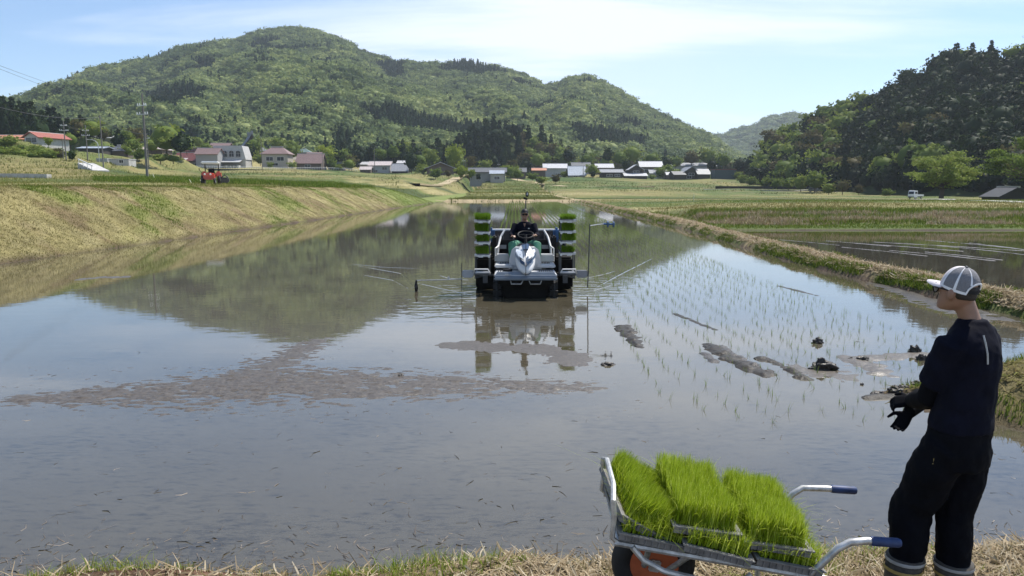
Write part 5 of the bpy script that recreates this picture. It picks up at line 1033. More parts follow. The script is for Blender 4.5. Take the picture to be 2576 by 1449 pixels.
def tray_mesh(name, W, L, nb, hg, wd, seed, lean=.3):
    r = np.random.default_rng(seed); P = np.stack([r.uniform(-W / 2 + .008, W / 2 - .008, nb), r.uniform(-L / 2 + .008, L / 2 - .008, nb), np.full(nb, .03)], 1)
    hh = 1 + .22 * (fbm(P[:, 0] * 12, P[:, 1] * 12, 3, seed) - .5) * 2; k_ = nb // 30; v, f = blades(P, hg, wd, r, lean, 3, .28); v2, f2 = blades(P[:k_], hg * 1.15, wd * 1.1, r, 1.0, 3); v = np.concatenate([v.reshape(nb, -1, 3)[k_:].reshape(-1, 3), v2]); hh = np.concatenate([hh[k_:], np.ones(k_)]); v = v.reshape(nb, -1, 3); v[:, :, 2] = .03 + (v[:, :, 2] - .03) * hh[:, None]; return npmesh(name, v.reshape(-1, 3), f)
def tray_body():
    m = MB(); W, L = .30, .60; m.box((0, 0, .006), (W - .02, L - .02, .012))
    for q in (-1, 1): m.box((q * (W / 2 - .006), 0, .018), (.012, L, .036)); m.box((0, q * (L / 2 - .006), .018), (W - .024, .012, .036)); m.box((q * (W / 2 + .004), 0, .033), (.012, L + .02, .006)); m.box((0, q * (L / 2 + .004), .033), (W - .01, .012, .006))
    for k in range(9): m.box((-.12 + .03 * k, -L / 2 - .003, .016), (.006, .008, .028))
    return m
small = tray_mesh('seedlings', .31, .60, 3000, .155, .0075, 3); small2 = tray_mesh('seedlings', .29, .58, 2600, .135, .0075, 4, .6); small2.materials.append(SEED_SHADE)
t0 = empty('seedling_tray', TRAYS[0][2]); tray_body().build('tray', M('grey_tray', (.20, .20, .20), .7, var=.3, scale=12), t0); MB().box((0, 0, .022), (.27, .57, .02)).build('soil', SOIL, t0); link('seedlings', small, SEED_SHADE, t0)
NM = ['bottom', 'second lowest', 'second highest', 'top']
for i, (q, k, p) in enumerate(TRAYS):
    o = t0 if i == 0 else copy_tree(t0)
    if i % 3 == 1:
        for ch in o.children:
            if ch.name.startswith('seedlings'): ch.data = small2
    o.location = p + Vector((rt.uniform(-.015, .015), rt.uniform(-.03, .02), .002)); o.rotation_euler = (R(rt.uniform(-2, 1)), R(rt.uniform(-2, 2)), R(rt.uniform(-4, 4))); o.scale = (rt.uniform(.94, 1.04), 1, rt.uniform(.82, 1.1)); tag(o, 'seedling tray on the %s shelf of the rack %s of the driver' % (NM[k], 'left' if q < 0 else 'right'), 'seedling tray', 'seedling trays on the transplanter racks')

# ---------------------------------------------------------------- people
def limb(m, pts, rs, n=12, flat=1.0): return m.tube(pts, rs, n, 0, True, flat)
def ell(c, rx, ry, yaw=0, n=20, tx=0.0, ty=0.0):
    ca, sa = math.cos(yaw), math.sin(yaw); c = Vector(c); o = []
    for k in range(n):
        t = 2 * math.pi * k / n; x, y = rx * math.cos(t), ry * math.sin(t); o.append(c + Vector((x * ca - y * sa, x * sa + y * ca, x * tx + y * ty)))
    return o
def head_shape(m, T):             # T puts a head that faces -Y, chin at z = 0 and crown at z = .23, in place
    o = m.M; m.M = o @ T
    prof = [(.000, .035, .040, -.055), (.012, .048, .060, -.042), (.035, .060, .078, -.022), (.065, .068, .088, -.008), (.095, .072, .094, .0), (.125, .076, .097, .004), (.155, .077, .098, .006), (.185, .070, .090, .008), (.208, .054, .070, .008), (.224, .030, .040, .008), (.230, .008, .010, .008)]
    m.loft([ell((0, cy, z), rx, ry) for z, rx, ry, cy in prof])
    m.slab([(-.012, -.085, .125), (.012, -.085, .125), (.017, -.118, .082), (-.017, -.118, .082)], (0, .03, 0))                 # nose
    for q in (-1, 1): m.sphere((q * .082, .012, .100), (.013, .026, .036), rot=Matrix.Rotation(q * R(-15), 3, 'Z')); m.sphere((q * .034, -.078, .112), (.016, .012, .010))
    m.sphere((0, -.088, .050), (.026, .014, .009)); m.sphere((0, -.085, .042), (.022, .013, .008)); m.sphere((0, -.070, .010), (.026, .02, .018))
    m.M = o
def hand(m, wrist, d, palm, curl=.6, s=1.0, thumb=1):
    # palm and five separate bent fingers; d points from wrist to knuckles, palm is the palm's normal
    d = Vector(d).normalized(); n = Vector(palm); n = (n - d * n.dot(d)).normalized(); a = d.cross(n) * thumb; w_ = Vector(wrist)
    m.loft([[w_ + d * t * s + a * x * wd * s + n * y * th * s for x, y in [(-1, -.6), (-.6, -1), (.6, -1), (1, -.6), (1, .6), (.6, 1), (-.6, 1), (-1, .6)]] for t, wd, th in [(-.02, .024, .018), (.02, .034, .016), (.06, .040, .015), (.090, .040, .013), (.098, .034, .010)]])
    for k, (o, l) in enumerate([(.031, .072), (.0105, .080), (-.0105, .074), (-.031, .058)]):
        p = w_ + (d * .088 + a * o) * s; q = d; pts = [p]; c = curl * (1 + .12 * k)
        for j, f in enumerate((.45, .32, .23)):
            q = (q * math.cos(c * (.7, 1, .7)[j]) + n * math.sin(c * (.7, 1, .7)[j])).normalized(); n2 = n; pts.append(pts[-1] + q * l * f * s)
        m.tube(pts, [.0095 * s, .009 * s, .0082 * s, .006 * s], 8)
    p = w_ + (d * .03 + a * .034) * s; q1 = (d * .6 + a * .75 + n * .25).normalized(); q2 = (d * .85 + a * .25 + n * .45).normalized()
    m.tube([p, p + q1 * .040 * s, p + q1 * .040 * s + q2 * .030 * s, p + q1 * .040 * s + q2 * .054 * s], [.014 * s, .0115 * s, .010 * s, .007 * s], 8)

# the driver, seated behind the wheel
def driver():
    root = empty('person', (MXX, MXF, 0), 0, 'person in black cap, sunglasses, dark shirt and green trousers driving the transplanter', 'person')
    hip = Vector((0, .88, .99)); m = MB()
    m.loft([ell((0, .90, .98), .165, .13), ell((0, .90, 1.10), .15, .115), ell((0, .90, 1.24), .165, .115), ell((0, .89, 1.38), .185, .115), ell((0, .89, 1.48), .18, .10), ell((0, .88, 1.54), .10, .075), ell((0, .87, 1.58), .058, .058), ell((0, .86, 1.66), .055, .055)])
    head_shape(m, Matrix.Translation((0.005, .84, 1.60)))
    arms = []
    for q in (-1, 1):
        sh = Vector((q * .205, .88, 1.47)); el = Vector((q * .285 - (.02 if q < 0 else 0), .70, 1.26)); wr = Vector((q * .17 + (-.10 if q < 0 else .06), .46, 1.24 + (.02 if q > 0 else 0)))
        limb(m, [sh, sh.lerp(el, .5), el, el.lerp(wr, .4), wr], [.058, .052, .042, .042, .028]); arms.append((sh, el, wr)); hand(m, wr, (-q * .3, -.8, .15), (0, -.2, -1), .75, .95, q)
        kn = Vector((q * .27, .40, 1.03)); an = Vector((q * .24, .28, .66)); limb(m, [Vector((q * .09, .86, .99)), Vector((q * .19, .62, 1.03)), kn, kn.lerp(an, .5), an], [.085, .08, .062, .055, .042]); m.tube([an + Vector((0, .05, -.02)), an + Vector((0, -.16, -.03))], [.045, .035], 10)
    b = m.build('person_body', SKIN, root); remesh(b, .012, 3); b.name = 'body'
    m = MB(); m.loft([ell((0, .90, 1.02), .19, .155), ell((0, .90, 1.14), .178, .14), ell((0, .90, 1.26), .19, .14), ell((0, .89, 1.38), .205, .135), ell((0, .89, 1.47), .205, .12), ell((0, .885, 1.525), .14, .095), ell((0, .88, 1.555), .085, .08)])
    for sh, el, wr in arms: limb(m, [sh + Vector((0, 0, .01)), sh.lerp(el, .5), el, el.lerp(wr, .45), el.lerp(wr, .8)], [.078, .068, .060, .055, .045])
    s = m.build('shirt', NAVY, root); remesh(s, .014, 3); s.name = 'shirt'
    MB().slab([(-.030, .755, 1.515), (.030, .755, 1.515), (.0, .742, 1.43)], (0, .02, 0)).build('shirt_opening', SKIN, s); MB().box((.095, .748, 1.40), (.035, .012, .018)).build('shirt_emblem', TRIM, s)
    m = MB(); m.loft([ell((0, .90, .93), .19, .16), ell((0, .90, 1.06), .185, .15)])
    for q in (-1, 1): limb(m, [Vector((q * .09, .88, .99)), Vector((q * .20, .62, 1.045)), Vector((q * .275, .40, 1.05)), Vector((q * .265, .33, .88)), Vector((q * .25, .29, .68))], [.105, .108, .10, .095, .085])
    s = m.build('trousers', GREENC, root); remesh(s, .014, 4); s.name = 'trousers'
    for q in (-1, 1): MB().tube([(q * .25, .33, .78), (q * .245, .30, .68), (q * .24, .14, .655)], [.075, .068, .05], 10).build('boot', RUB, root, True)
    T = Matrix.Translation((.005, .84, 1.60)); m = MB(); m.M = T; m.loft([ell((0, .006, .150), .086, .106), ell((0, .008, .185), .082, .100), ell((0, .01, .215), .064, .078), ell((0, .01, .240), .03, .036)]); m.slab([(-.066, -.08, .158), (.066, -.08, .158), (.05, -.175, .150), (0, -.19, .152), (-.05, -.175, .150)], (0, 0, .010)); c = m.build('cap', BLK, root, 2)
    m = MB(); m.M = T
    for q in (-1, 1): m.sphere((q * .036, -.098, .112), (.031, .010, .022)); m.tube([(q * .064, -.088, .118), (q * .084, .0, .118)], .004, 5)
    m.tube([(-.02, -.104, .115), (.02, -.104, .115)], .005, 5); m.build('sunglasses', BLK, root, True)
    m = MB(); m.M = T; m.loft([ell((0, .022, .085), .074, .085), ell((0, .018, .12), .081, .098), ell((0, .01, .155), .082, .102)]); m.build('hair', HAIR, root, 2)
driver()
# ================================================================ the man on the bank
def man():
    root = empty('person', (2.06, 3.33, .22), 0, 'person in grey mesh cap and dark T-shirt standing on the bank beside the cart', 'person')
    root.scale = (.92, .94, 1.0)
    BD = R(33)                      # the trunk is turned this far to the left
    rx = lambda v: Matrix.Rotation(BD, 3, 'Z') @ Vector(v)     # trunk space: +Y is where the chest faces
    TR = [(.98, .150, .110), (1.06, .140, .102), (1.16, .145, .104), (1.27, .158, .108), (1.36, .165, .100), (1.42, .140, .085), (1.455, .09, .07), (1.48, .060, .060)]
    tx = lambda z: .035 + .025 * (z - .98) / .5
    shL, shR = Vector((.055, 0, 1.388)) + rx((-.168, .01, 0)), Vector((.055, 0, 1.385)) + rx((.168, .01, 0))
    elL = Vector((-.165, .14, 1.085)); wrL = Vector((-.155, .36, 1.085)); elR = shR + rx((.05, .06, -.30)); wrR = Vector((-.02, .44, 1.06))
    elL = Vector((-.118, .045, 1.105)); wrL = Vector((-.085, .25, 1.035)); wrR = Vector((.02, .33, 1.0))
    hpL, hpR = Vector((.03, 0, .92)) + rx((-.085, 0, 0)), Vector((.03, 0, .92)) + rx((.085, 0, 0))
    knL, knR = Vector((-.122, .08, .52)), Vector((.066, .03, .50)); anL, anR = Vector((-.225, .0, .10)), Vector((.055, -.02, .10))
    HT = Matrix.Translation((-.028, .030, 1.520)) @ Matrix.Rotation(R(-152), 4, 'Z') @ Matrix.Rotation(R(-5), 4, 'X') @ Matrix.Scale(.86, 4)   # head looks left and ahead
    m = MB(); m.loft([ell((tx(z), 0, z), a, b, BD) for z, a, b in [(.86, .15, .12), (.92, .17, .13)] + TR]); m.tube([(.055, 0, 1.42), (.035, .01, 1.50), (.0, .02, 1.59)], [.058, .047, .047], 14)
    head_shape(m, HT)
    for a, b, c in ((shL, elL, wrL), (shR, elR, wrR)): limb(m, [a, a.lerp(b, .5), b, b.lerp(c, .35), c], [.058, .050, .040, .042, .028])
    for a, b, c in ((hpL, knL, anL), (hpR, knR, anR)): limb(m, [a, a.lerp(b, .5), b, b.lerp(c, .3), c], [.090, .078, .056, .056, .04]); m.tube([c + Vector((0, -.04, -.05)), c + Vector((-.03, .14, -.07))], [.04, .035], 10)
    b = m.build('body', SKIN, root); remesh(b, .0075, 3); b.name = 'body'
    # shirt
    m = MB(); m.loft([ell((tx(z) + dx, 0, z), a, b, BD) for z, a, b, dx in [(.975, .178, .140, .0), (1.02, .174, .136, 0), (1.08, .168, .130, 0), (1.17, .170, .130, 0), (1.27, .180, .130, 0), (1.35, .186, .122, 0), (1.405, .176, .104, 0), (1.445, .138, .088, -.004), (1.472, .082, .072, -.010), (1.486, .062, .062, -.014)]])
    for a, b in ((shL, elL), (shR, elR)):
        limb(m, [a + Vector((0, 0, .012)), a.lerp(b, .35), a.lerp(b, .72)], [.068, .073, .076])
    s = m.build('shirt', NAVY, root); remesh(s, .0075, 7); s.name = 'shirt'
    sw = s.modifiers.new('folds', 'DISPLACE'); tx_ = bpy.data.textures.new('folds', 'CLOUDS'); tx_.noise_scale = .11; sw.texture = tx_; sw.strength = .024; sw.mid_level = .5
    z0 = Vector((.085, 0, 0)); st = MB()
    pts = [Vector((.085, 0, z)) + rx((.045 + .02 * (1.36 - z), -yy, 0)) for z, yy in [(1.372, .120), (1.33, .130), (1.28, .137), (1.235, .137)]]
    from mathutils.bvhtree import BVHTree
    bv = BVHTree.FromPolygons([v.co.copy() for v in s.data.vertices], [tuple(f.vertices) for f in s.data.polygons]); pts = []
    for x_, z_ in [(.030, 1.435), (.034, 1.40), (.040, 1.355), (.043, 1.31)]:
        hit_ = bv.ray_cast(Vector((x_, -1, z_)), Vector((0, 1, 0)))[0]; pts.append((hit_ or Vector((x_, -.1, z_))) + Vector((0, -.014, 0)))
    st.tube(pts, .0045, 6, flat=.5); st.build('reflective_stripe', M('reflective_grey', (.30, .30, .29), .4, var=.3, scale=60), s)
    # arm covers and gloves
    for a, b, c, q in ((shL, elL, wrL, -1), (shR, elR, wrR, 1)):
        m = MB(); limb(m, [a.lerp(b, .6), b, b.lerp(c, .4), c], [.058, .052, .052, .036]); o = m.build('arm_cover', TROUS, root); remesh(o, .010, 3); o.name = 'arm_cover'
    m = MB(); hand(m, wrL, (-.62, .45, -.20), (.35, .55, -.75), .85, .86, -1); o = m.build('glove', TROUS, root); remesh(o, .0045, 1); o.name = 'glove'
    m = MB(); hand(m, wrR + Vector((-.10, -.06, -.03)), (-.55, -.1, -.75), (-.3, -.6, .5), .6, .86, 1); limb(m, [wrR, wrR + Vector((-.10, -.06, -.03))], [.036, .034]); o = m.build('glove', TROUS, root); remesh(o, .0045, 1); o.name = 'glove'
    # trousers: baggy, tucked into the boots
    m = MB(); m.loft([ell((.03, 0, z), a, b, BD) for z, a, b in [(.80, .168, .140), (.88, .172, .145), (.96, .166, .136), (1.03, .158, .126)]])
    limb(m, [hpL + Vector((0, 0, -.02)), hpL.lerp(knL, .35) + Vector((-.02, 0, 0)), hpL.lerp(knL, .7) + Vector((-.012, 0, 0)), knL + Vector((-.012, .01, .02)), knL.lerp(anL, .35), knL.lerp(anL, .56)], [.112, .112, .104, .102, .092, .082], 16)
    limb(m, [hpR + Vector((0, 0, -.02)), hpR.lerp(knR, .35) + Vector((.012, 0, 0)), hpR.lerp(knR, .7), knR + Vector((0, 0, .02)), knR.lerp(anR, .35), knR.lerp(anR, .56)], [.112, .106, .094, .088, .084, .080], 16)
    s = m.build('trousers', TROUS, root); remesh(s, .010, 5); s.name = 'trousers'
    sw = s.modifiers.new('folds', 'DISPLACE'); t2 = bpy.data.textures.new('trouser_folds', 'CLOUDS'); t2.noise_scale = .085; sw.texture = t2; sw.strength = .028; sw.mid_level = .5
    MB().tube([Vector((.03, 0, .86)) + rx((-.185, .02, .03)), Vector((.03, 0, .86)) + rx((-.195, .02, -.03))], .006, 6).build('pocket_zip', M('brass_zip', (.45, .36, .14), .4, .5), s)
    # boots with a pale and a yellow band
    G1 = M('boot_rubber', (.030, .027, .025), .7, var=.5, scale=14, bump=.3, c2=(.10, .085, .065)); PB = M('pale_band', (.30, .30, .29), .6, var=.2, scale=20); YB = M('yellow_band', (.33, .24, .07), .6, var=.2, scale=20)
    for kn, an in ((knL, anL), (knR, anR)):
        c = lambda t: kn.lerp(an, t); m = MB(); tp = c(.47); fw = Vector((-.42, .9, 0))
        m.loft([ell(c(.47), .092, .092), ell(c(.60), .088, .088), ell(c(.80), .078, .082), ell(c(.98), .066, .080), ell(an + fw * .03 + Vector((0, 0, -.05)), .062, .105, R(25)), ell(an + fw * .05 + Vector((0, 0, -.10)), .056, .145, R(25))]); bt = m.build('boot', G1, root, 2)
        for t, mt, nm in ((.505, PB, 'pale_band'), (.60, YB, 'yellow_band')):
            m = MB(); m.loft([ell(c(t - .018), .0955, .0955), ell(c(t), .097, .097), ell(c(t + .018), .0945, .0945)], cap=False); m.build(nm, mt, bt, 2)
    # cap: front panels and brim pale, mesh panels grey with white piping, arched opening at the back
    MESHG = M('grey_cap_mesh', (.20, .20, .215), .85, var=.15, scale=160, bump=.6); FRONT = M('pale_cap_front', (.60, .56, .57), .75, var=.08, scale=40)
    PIPE = M('white_piping', (.72, .72, .74), .7, var=.06)
    CT_ = HT @ Matrix.Translation((0, .010, .122)) @ Matrix.Rotation(R(-9), 4, 'X')
    def dome(u, v, k=1.0):          # u angle from the front (-Y), v 0 rim .. 1 crown
        a = v * math.pi / 2; c, s_ = math.cos(a) ** .82, math.sin(a); return Vector((math.sin(u) * .087 * c * k, -math.cos(u) * .106 * c * k, .122 * s_ * k))
    m = MB(); nu, nv = 48, 14
    for i in range(nu):
        u0, u1 = -math.pi + 2 * math.pi * i / nu, -math.pi + 2 * math.pi * (i + 1) / nu; um = (u0 + u1) / 2
        for j in range(nv):
            v0, v1 = j / nv, (j + 1) / nv
            back = math.pi - abs(um); lim = .34 * max(0, 1 - (back / .80) ** 2) ** .5 if back < .80 else 0
            if (v0 + v1) / 2 < lim: continue
            m.quad(dome(u0, v0), dome(u1, v0), dome(u1, v1), dome(u0, v1), 0 if abs(um) < .95 else 1)
    m.M = Matrix(); me_o = m.build('cap', [FRONT, MESHG], None, 2); bm = bmesh.new(); bm.from_mesh(me_o.data); bmesh.ops.remove_doubles(bm, verts=bm.verts[:], dist=.0004); bmesh.ops.recalc_face_normals(bm, faces=bm.faces[:]); bm.to_mesh(me_o.data); bm.free()
    for v in me_o.data.vertices: v.co = CT_ @ v.co
    me_o.parent = root; sd_ = me_o.modifiers.new('thick', 'SOLIDIFY'); sd_.thickness = .002
    p = MB(); p.M = CT_
    for u in (-.95, .95, -1.75, 1.75, -2.55, 2.55):
        vs0 = .0 if abs(u) < 2.3 else .26
        rows = [(dome(u - .075 * (1 - v * .55), v, 1.008), dome(u + .075 * (1 - v * .55), v, 1.008)) for v in np.linspace(vs0, .97, 12)]
        for a, b in zip(rows[:-1], rows[1:]): p.quad(a[0], a[1], b[1], b[0])
    rim = [dome(u, 0, 1.01) for u in np.linspace(-2.36, 2.36, 40)]
    for a, b in zip(rim[:-1], rim[1:]): p.quad(a - Vector((0, 0, .002)), b - Vector((0, 0, .002)), b + Vector((0, 0, .012)), a + Vector((0, 0, .012)))
    ar = [dome(math.pi - bk if bk > 0 else -math.pi - bk, .34 * max(0, 1 - (bk / .80) ** 2) ** .5, 1.01) for bk in np.linspace(-.8, .8, 22)]; p.tube(ar, .0065, 6, flat=.6); p.build('piping', PIPE, me_o)
    p = MB(); p.M = CT_; p.sphere((0, .0, .124), (.009, .009, .007)); p.build('button', DGREY, me_o)
    p = MB(); p.M = CT_; st_ = [dome(u, .0, .985) + Vector((0, 0, .008)) for u in list(np.linspace(2.3, math.pi, 8)) + list(np.linspace(-math.pi, -2.3, 8))]
    for a, b in zip(st_[:-1], st_[1:]): p.quad(a, b, b + Vector((0, 0, .016)), a + Vector((0, 0, .016)))
    p.build('strap', BLK, me_o)
    p = MB(); p.M = CT_; br = []
    for k in range(17):
        u = -1.05 + 2.1 * k / 16; e = dome(u, 0, 1.0); w_ = math.cos(u * 1.32); br.append((e, e + Vector((math.sin(u) * .022 * w_, -.082 * max(0, w_) ** .8, -.004 - .010 * abs(u) ** 1.5 - .012 * w_))))
    for a, b in zip(br[:-1], br[1:]): p.add([a[0], b[0], b[1], a[1], a[0] + Vector((0, 0, .004)), b[0] + Vector((0, 0, .004)), b[1] + Vector((0, 0, .004)), a[1] + Vector((0, 0, .004))], [(0, 1, 2, 3), (7, 6, 5, 4), (3, 2, 6, 7)])
    p.build('brim', FRONT, me_o, 2)
    # hair below the cap and glasses
    p = MB(); p.M = HT; p.loft([ell((0, .040, .078), .060, .060), ell((0, .032, .095), .0715, .073), ell((0, .020, .118), .0775, .086), ell((0, .014, .150), .0795, .093)]); p.build('hair', M('cropped_hair', (.030, .022, .017), .8, var=.5, scale=90), root, 2)
    p = MB(); p.M = HT
    for q in (-1, 1): p.tube([(q * .062, -.098, .120), (q * .080, -.085, .121), (q * .084, .01, .118)], .0035, 6); p.torus((q * .036, -.104, .112), (0, 1, 0), .026, .0035, 18, 6)
    p.tube([(-.012, -.106, .116), (.012, -.106, .116)], .0035, 5); gl = p.build('glasses', BLK, root)
    p = MB(); p.M = HT
    for q in (-1, 1): p.cyl((q * .036, -.1035, .112), (q * .036, -.1045, .112), .025, 16)
    p.build('lens', M('spectacle_lens', (.55, .60, .62), .05, var=.02, coat=1.0), gl)
man()

# ================================================================ the cart with seedling trays
CX, CF, CZ = 1.0, 3.42, .22
CM = Matrix.Translation((CX, CF, CZ)) @ Matrix.Rotation(R(-2), 4, 'Z') @ Matrix.Rotation(R(9.5), 4, 'Y')
def cart():
    root = empty('field_cart', (0, 0, 0), 0, 'one wheeled aluminium field cart with blue hand grips loaded with seedling trays', 'cart'); root.matrix_world = CM; root.location = (CX, CF, CZ); root.rotation_euler = CM.to_euler()
    z = .395; m = MB()
    for q in (-1, 1): m.tube([(-.60, q * .27, z), (.38, q * .27, z)], .016, 8)
    for x in (-.58, -.25, .05, .36): m.tube([(x, -.27, z), (x, .27, z)], .013, 8)
    m.tube([(-.52, -.285, z), (-.46, -.29, z - .05), (-.36, -.29, z - .085), (-.12, -.29, z - .10), (-.02, -.29, z - .09), (.03, -.285, z - .03)], .014, 8); m.tube([(-.42, .2, z), (-.40, .09, .21)], .014, 8); m.tube([(-.42, -.2, z), (-.40, -.07, .21)], .014, 8); m.tube([(-.2, .2, z), (-.28, .09, .21)], .014, 8); m.tube([(-.2, -.2, z), (-.28, -.07, .21)], .014, 8)
    m.build('frame', ALU, root, True)
    for q, ex in ((-1, 0), (1, .06)):
        h_ = MB().tube([(.24, q * .27, z), (.285, q * .285, z + .01), (.33, q * .29, z + .09), (.375, q * .295, z + .165), (.42, q * .30, z + .205), (.49 + ex, q * .30, z + .225), (.60 + ex, q * .30, z + .237)], .0165, 10).build('handle', ALU, root, True)
        MB().tube([(.505 + ex, q * .30, z + .227), (.515 + ex, q * .30, z + .228), (.625 + ex, q * .30, z + .240), (.635 + ex, q * .30, z + .241)], [.019, .0215, .021, .017], 12).build('grip', BLUE, h_, True)
    MB().tube([(-.58, -.27, z), (-.615, -.27, z + .02), (-.62, -.265, z + .10), (-.64, -.26, z + .19), (-.635, -.16, z + .225), (-.635, .16, z + .225), (-.64, .26, z + .19), (-.62, .265, z + .10), (-.615, .27, z + .02), (-.58, .27, z)], .013, 8).build('front_guard', ALU, root, True)
    w_ = MB().torus((-.34, .01, .20), (0, 1, 0), .155, .052, 32, 12).build('wheel', RUB, root, True)
    MB().cyl((-.34, -.025, .20), (-.34, .045, .20), .128, 28).build('rim', ORG, w_, True); MB().box((-.34, -.035, .20), (.055, .02, .06), bev=.006).cyl((-.34, -.06, .20), (-.34, .08, .20), .014, 10).build('hub', ALU, w_)
    for q in (-1, 1): MB().tube([(.22, q * .22, z), (.27, q * .22, .03)], .014, 8).build('stand', ALU, root)
    T1 = M('weathered_tray', (.17, .165, .16), .75, var=.45, scale=14, bump=.2)
    big = [tray_mesh('seedlings', (.285, .268)[k], .555, 9500, .130, .0046, 20 + k, .20) for k in range(2)]; low = tray_mesh('seedlings', .285, .585, 4200, .105, .0048, 33, .5)
    def tray(x, y, zz_, rx_, ry_, rz_, label, me):
        e = empty('seedling_tray', (0, 0, 0), 0, label, 'seedling tray', 'seedling trays on the cart'); L_ = CM @ Matrix.Translation((x, y, zz_)) @ Matrix.Rotation(R(rz_), 4, 'Z') @ Matrix.Rotation(R(ry_), 4, 'Y') @ Matrix.Rotation(R(rx_), 4, 'X'); e.location = L_.to_translation(); e.rotation_euler = L_.to_euler()
        tray_body().build('tray', T1, e); MB().box((0, 0, .021), (.275, .575, .024)).build('soil', SOIL, e); link('seedlings', me, SEEDG, e)
    zl = z + .02
    tray(-.45, .0, zl + .005, 0, 3, 2, 'lower seedling tray at the left end of the cart beside the front guard', low)
    tray(-.135, -.03, zl + .012, 0, 3, -3, 'lower seedling tray in the middle of the cart under two others', low)
    tray(.18, .0, zl, 0, 2, 1, 'lower right seedling tray of the cart nearest the handles', low)
    tray(-.482, .03, zl + .035, 0, 21, 4, 'seedling tray leaning down to the right on top of the left end', big[1])
    tray(-.212, .02, zl + .085, 0, -1.5, 2, 'upper middle seedling tray with its short front wall in the sun', big[0])
    tray(.125, .02, zl + .068, 0, -1.5, 0, 'upper right seedling tray next to the handles', big[1])
cart()
# ================================================================ grass, straw, mud and seedlings
rg = np.random.default_rng(21)
G_BANK = leafmat('bank_grass', [(.19, .15, .065), (.25, .205, .095), (.17, .16, .05), (.22, .20, .07), (.31, .26, .13), (.14, .155, .04), (.16, .125, .06), (.20, .20, .06)], .3, .8, 1.0, 0)
G_GREEN = leafmat('green_grass', [(.06, .10, .015), (.10, .15, .022), (.15, .20, .03), (.22, .24, .06)], .35, .7, 1.0, 0)
G_LIME = leafmat('lime_grass', [(.13, .20, .02), (.20, .29, .03), (.28, .34, .06), (.30, .28, .09)], .4, .6, 1.0, 0)
G_STRAW = leafmat('dry_straw', [(.20, .15, .09), (.33, .26, .16), (.46, .38, .26), (.28, .21, .12), (.52, .46, .34)], .2, .6, 1.0, 0)
G_FIELD = leafmat('field_grass', [(.10, .13, .03), (.16, .18, .04), (.22, .22, .07), (.30, .26, .12)], .3, .8, 1.0, 0)
def straws(P, ln, wd, r, tilt=.25):      # dry stalks lying about
    n = len(P); a = r.random(n) * 2 * np.pi; t = r.normal(0, tilt, n); d = np.stack([np.cos(a) * np.cos(t), np.sin(a) * np.cos(t), np.sin(t)], 1); L_ = (ln * (.4 + 1.0 * r.random(n)))[:, None]; e = np.stack([-np.sin(a), np.cos(a), r.normal(0, .5, n)], 1) * (wd * (.6 + .8 * r.random(n)))[:, None] / 2
    k = np.stack([np.cos(a + r.normal(0, .5, n)), np.sin(a + r.normal(0, .5, n)), np.sin(t) + r.normal(0, .3, n)], 1) * L_ * .5
    m = P + d * L_ * .5; q = m + k; v = np.stack([P - e, P + e, m - e, m + e, q - e * .4, q + e * .4], 1).reshape(-1, 3); b = (np.arange(n) * 6)[:, None]
    return v, np.concatenate([b + np.array([[0, 1, 3, 2]]), b + np.array([[2, 3, 5, 4]])], 0)
def stuff(name, vf, mat): o = link(name, npmesh(name, *vf), mat); return tag(o, kind='stuff')
def onland(X, F, dz=-.01): return np.stack([X, F, H(X, F) + dz], 1)
def pick(n, x0, x1, f0, f1, cond, logf=True, seed=0):
    F = np.exp(rg.uniform(np.log(f0), np.log(f1), n)) if logf else rg.uniform(f0, f1, n); X = x0(F) + (x1(F) - x0(F)) * rg.random(n) if callable(x0) else rg.uniform(x0, x1, n); k = cond(X, F); return X[k], F[k]
# left embankment
X, F = pick(150000, lambda F: XL(F) - 6.2, lambda F: XL(F) - .1, 18, 118, lambda X, F: (X / F > -.78)); g = fbm(X * .35, F * .35, 4, 21); far = F > 80
k = (g > .66) | (far & (g > .42)); P = onland(X, F)
stuff('bank_grass', blades(P[~k], .065, .020, rg, 1.0, 1), G_BANK); stuff('bank_grass', blades(P[k], .10, .020, rg, .7, 1), G_GREEN)
# plateau behind the bank and the fields
X, F = pick(90000, lambda F: -.74 * F, lambda F: XL(F) - 5.6, 26, 230, lambda X, F: X > -400); P = onland(X, F); g = fbm(X / 8, F / 4, 3, 91)
stuff('plateau_grass', blades(P, (.10 + .22 * (g > .55)) * np.clip((F - 20) / 60, .35, 1.6), .05, rg, .6, 1), G_FIELD)
X, F = pick(90000, lambda F: XR(F) + 1.2, lambda F: .80 * F + 4, 43, 260, lambda X, F: X > 0); P = onland(X, F); g = fbm(X / 8, F / 3, 3, 92); ln_ = fbm(X / 160, F / 5 / (1 + F / 120), 2, 26); hh = .09 + .14 * (g > .58)
for k, mt in ((ln_ > .56, G_BANK), (ln_ < .44, G_GREEN), ((ln_ >= .44) & (ln_ <= .56), G_FIELD)): stuff('field_grass', blades(P[k], hh[k], .05, rg, .7, 1), mt)
X, F = pick(20000, lambda F: XL(F), lambda F: XR(F), 133, 300, lambda X, F: X < 900); stuff('field_grass', blades(onland(X, F), .3, .10, rg, .5, 1), G_FIELD)
X, F = pick(30000, lambda F: XR(F) + 1.5, lambda F: .80 * F + 4, 41.15, 48.5, lambda X, F: X > 0); P = onland(X, F); g = fbm(X / 3, F * 1.2, 3, 93)
k = (g > .42) & (F > 42.9) & (F < 46.3); stuff('terrace_grass', blades(P[~k], np.where(F[~k] < 43, .12, .28), .035, rg, .5, 2), G_GREEN); stuff('terrace_straw', blades(P[k], .30, .04, rg, .9, 2), G_STRAW)
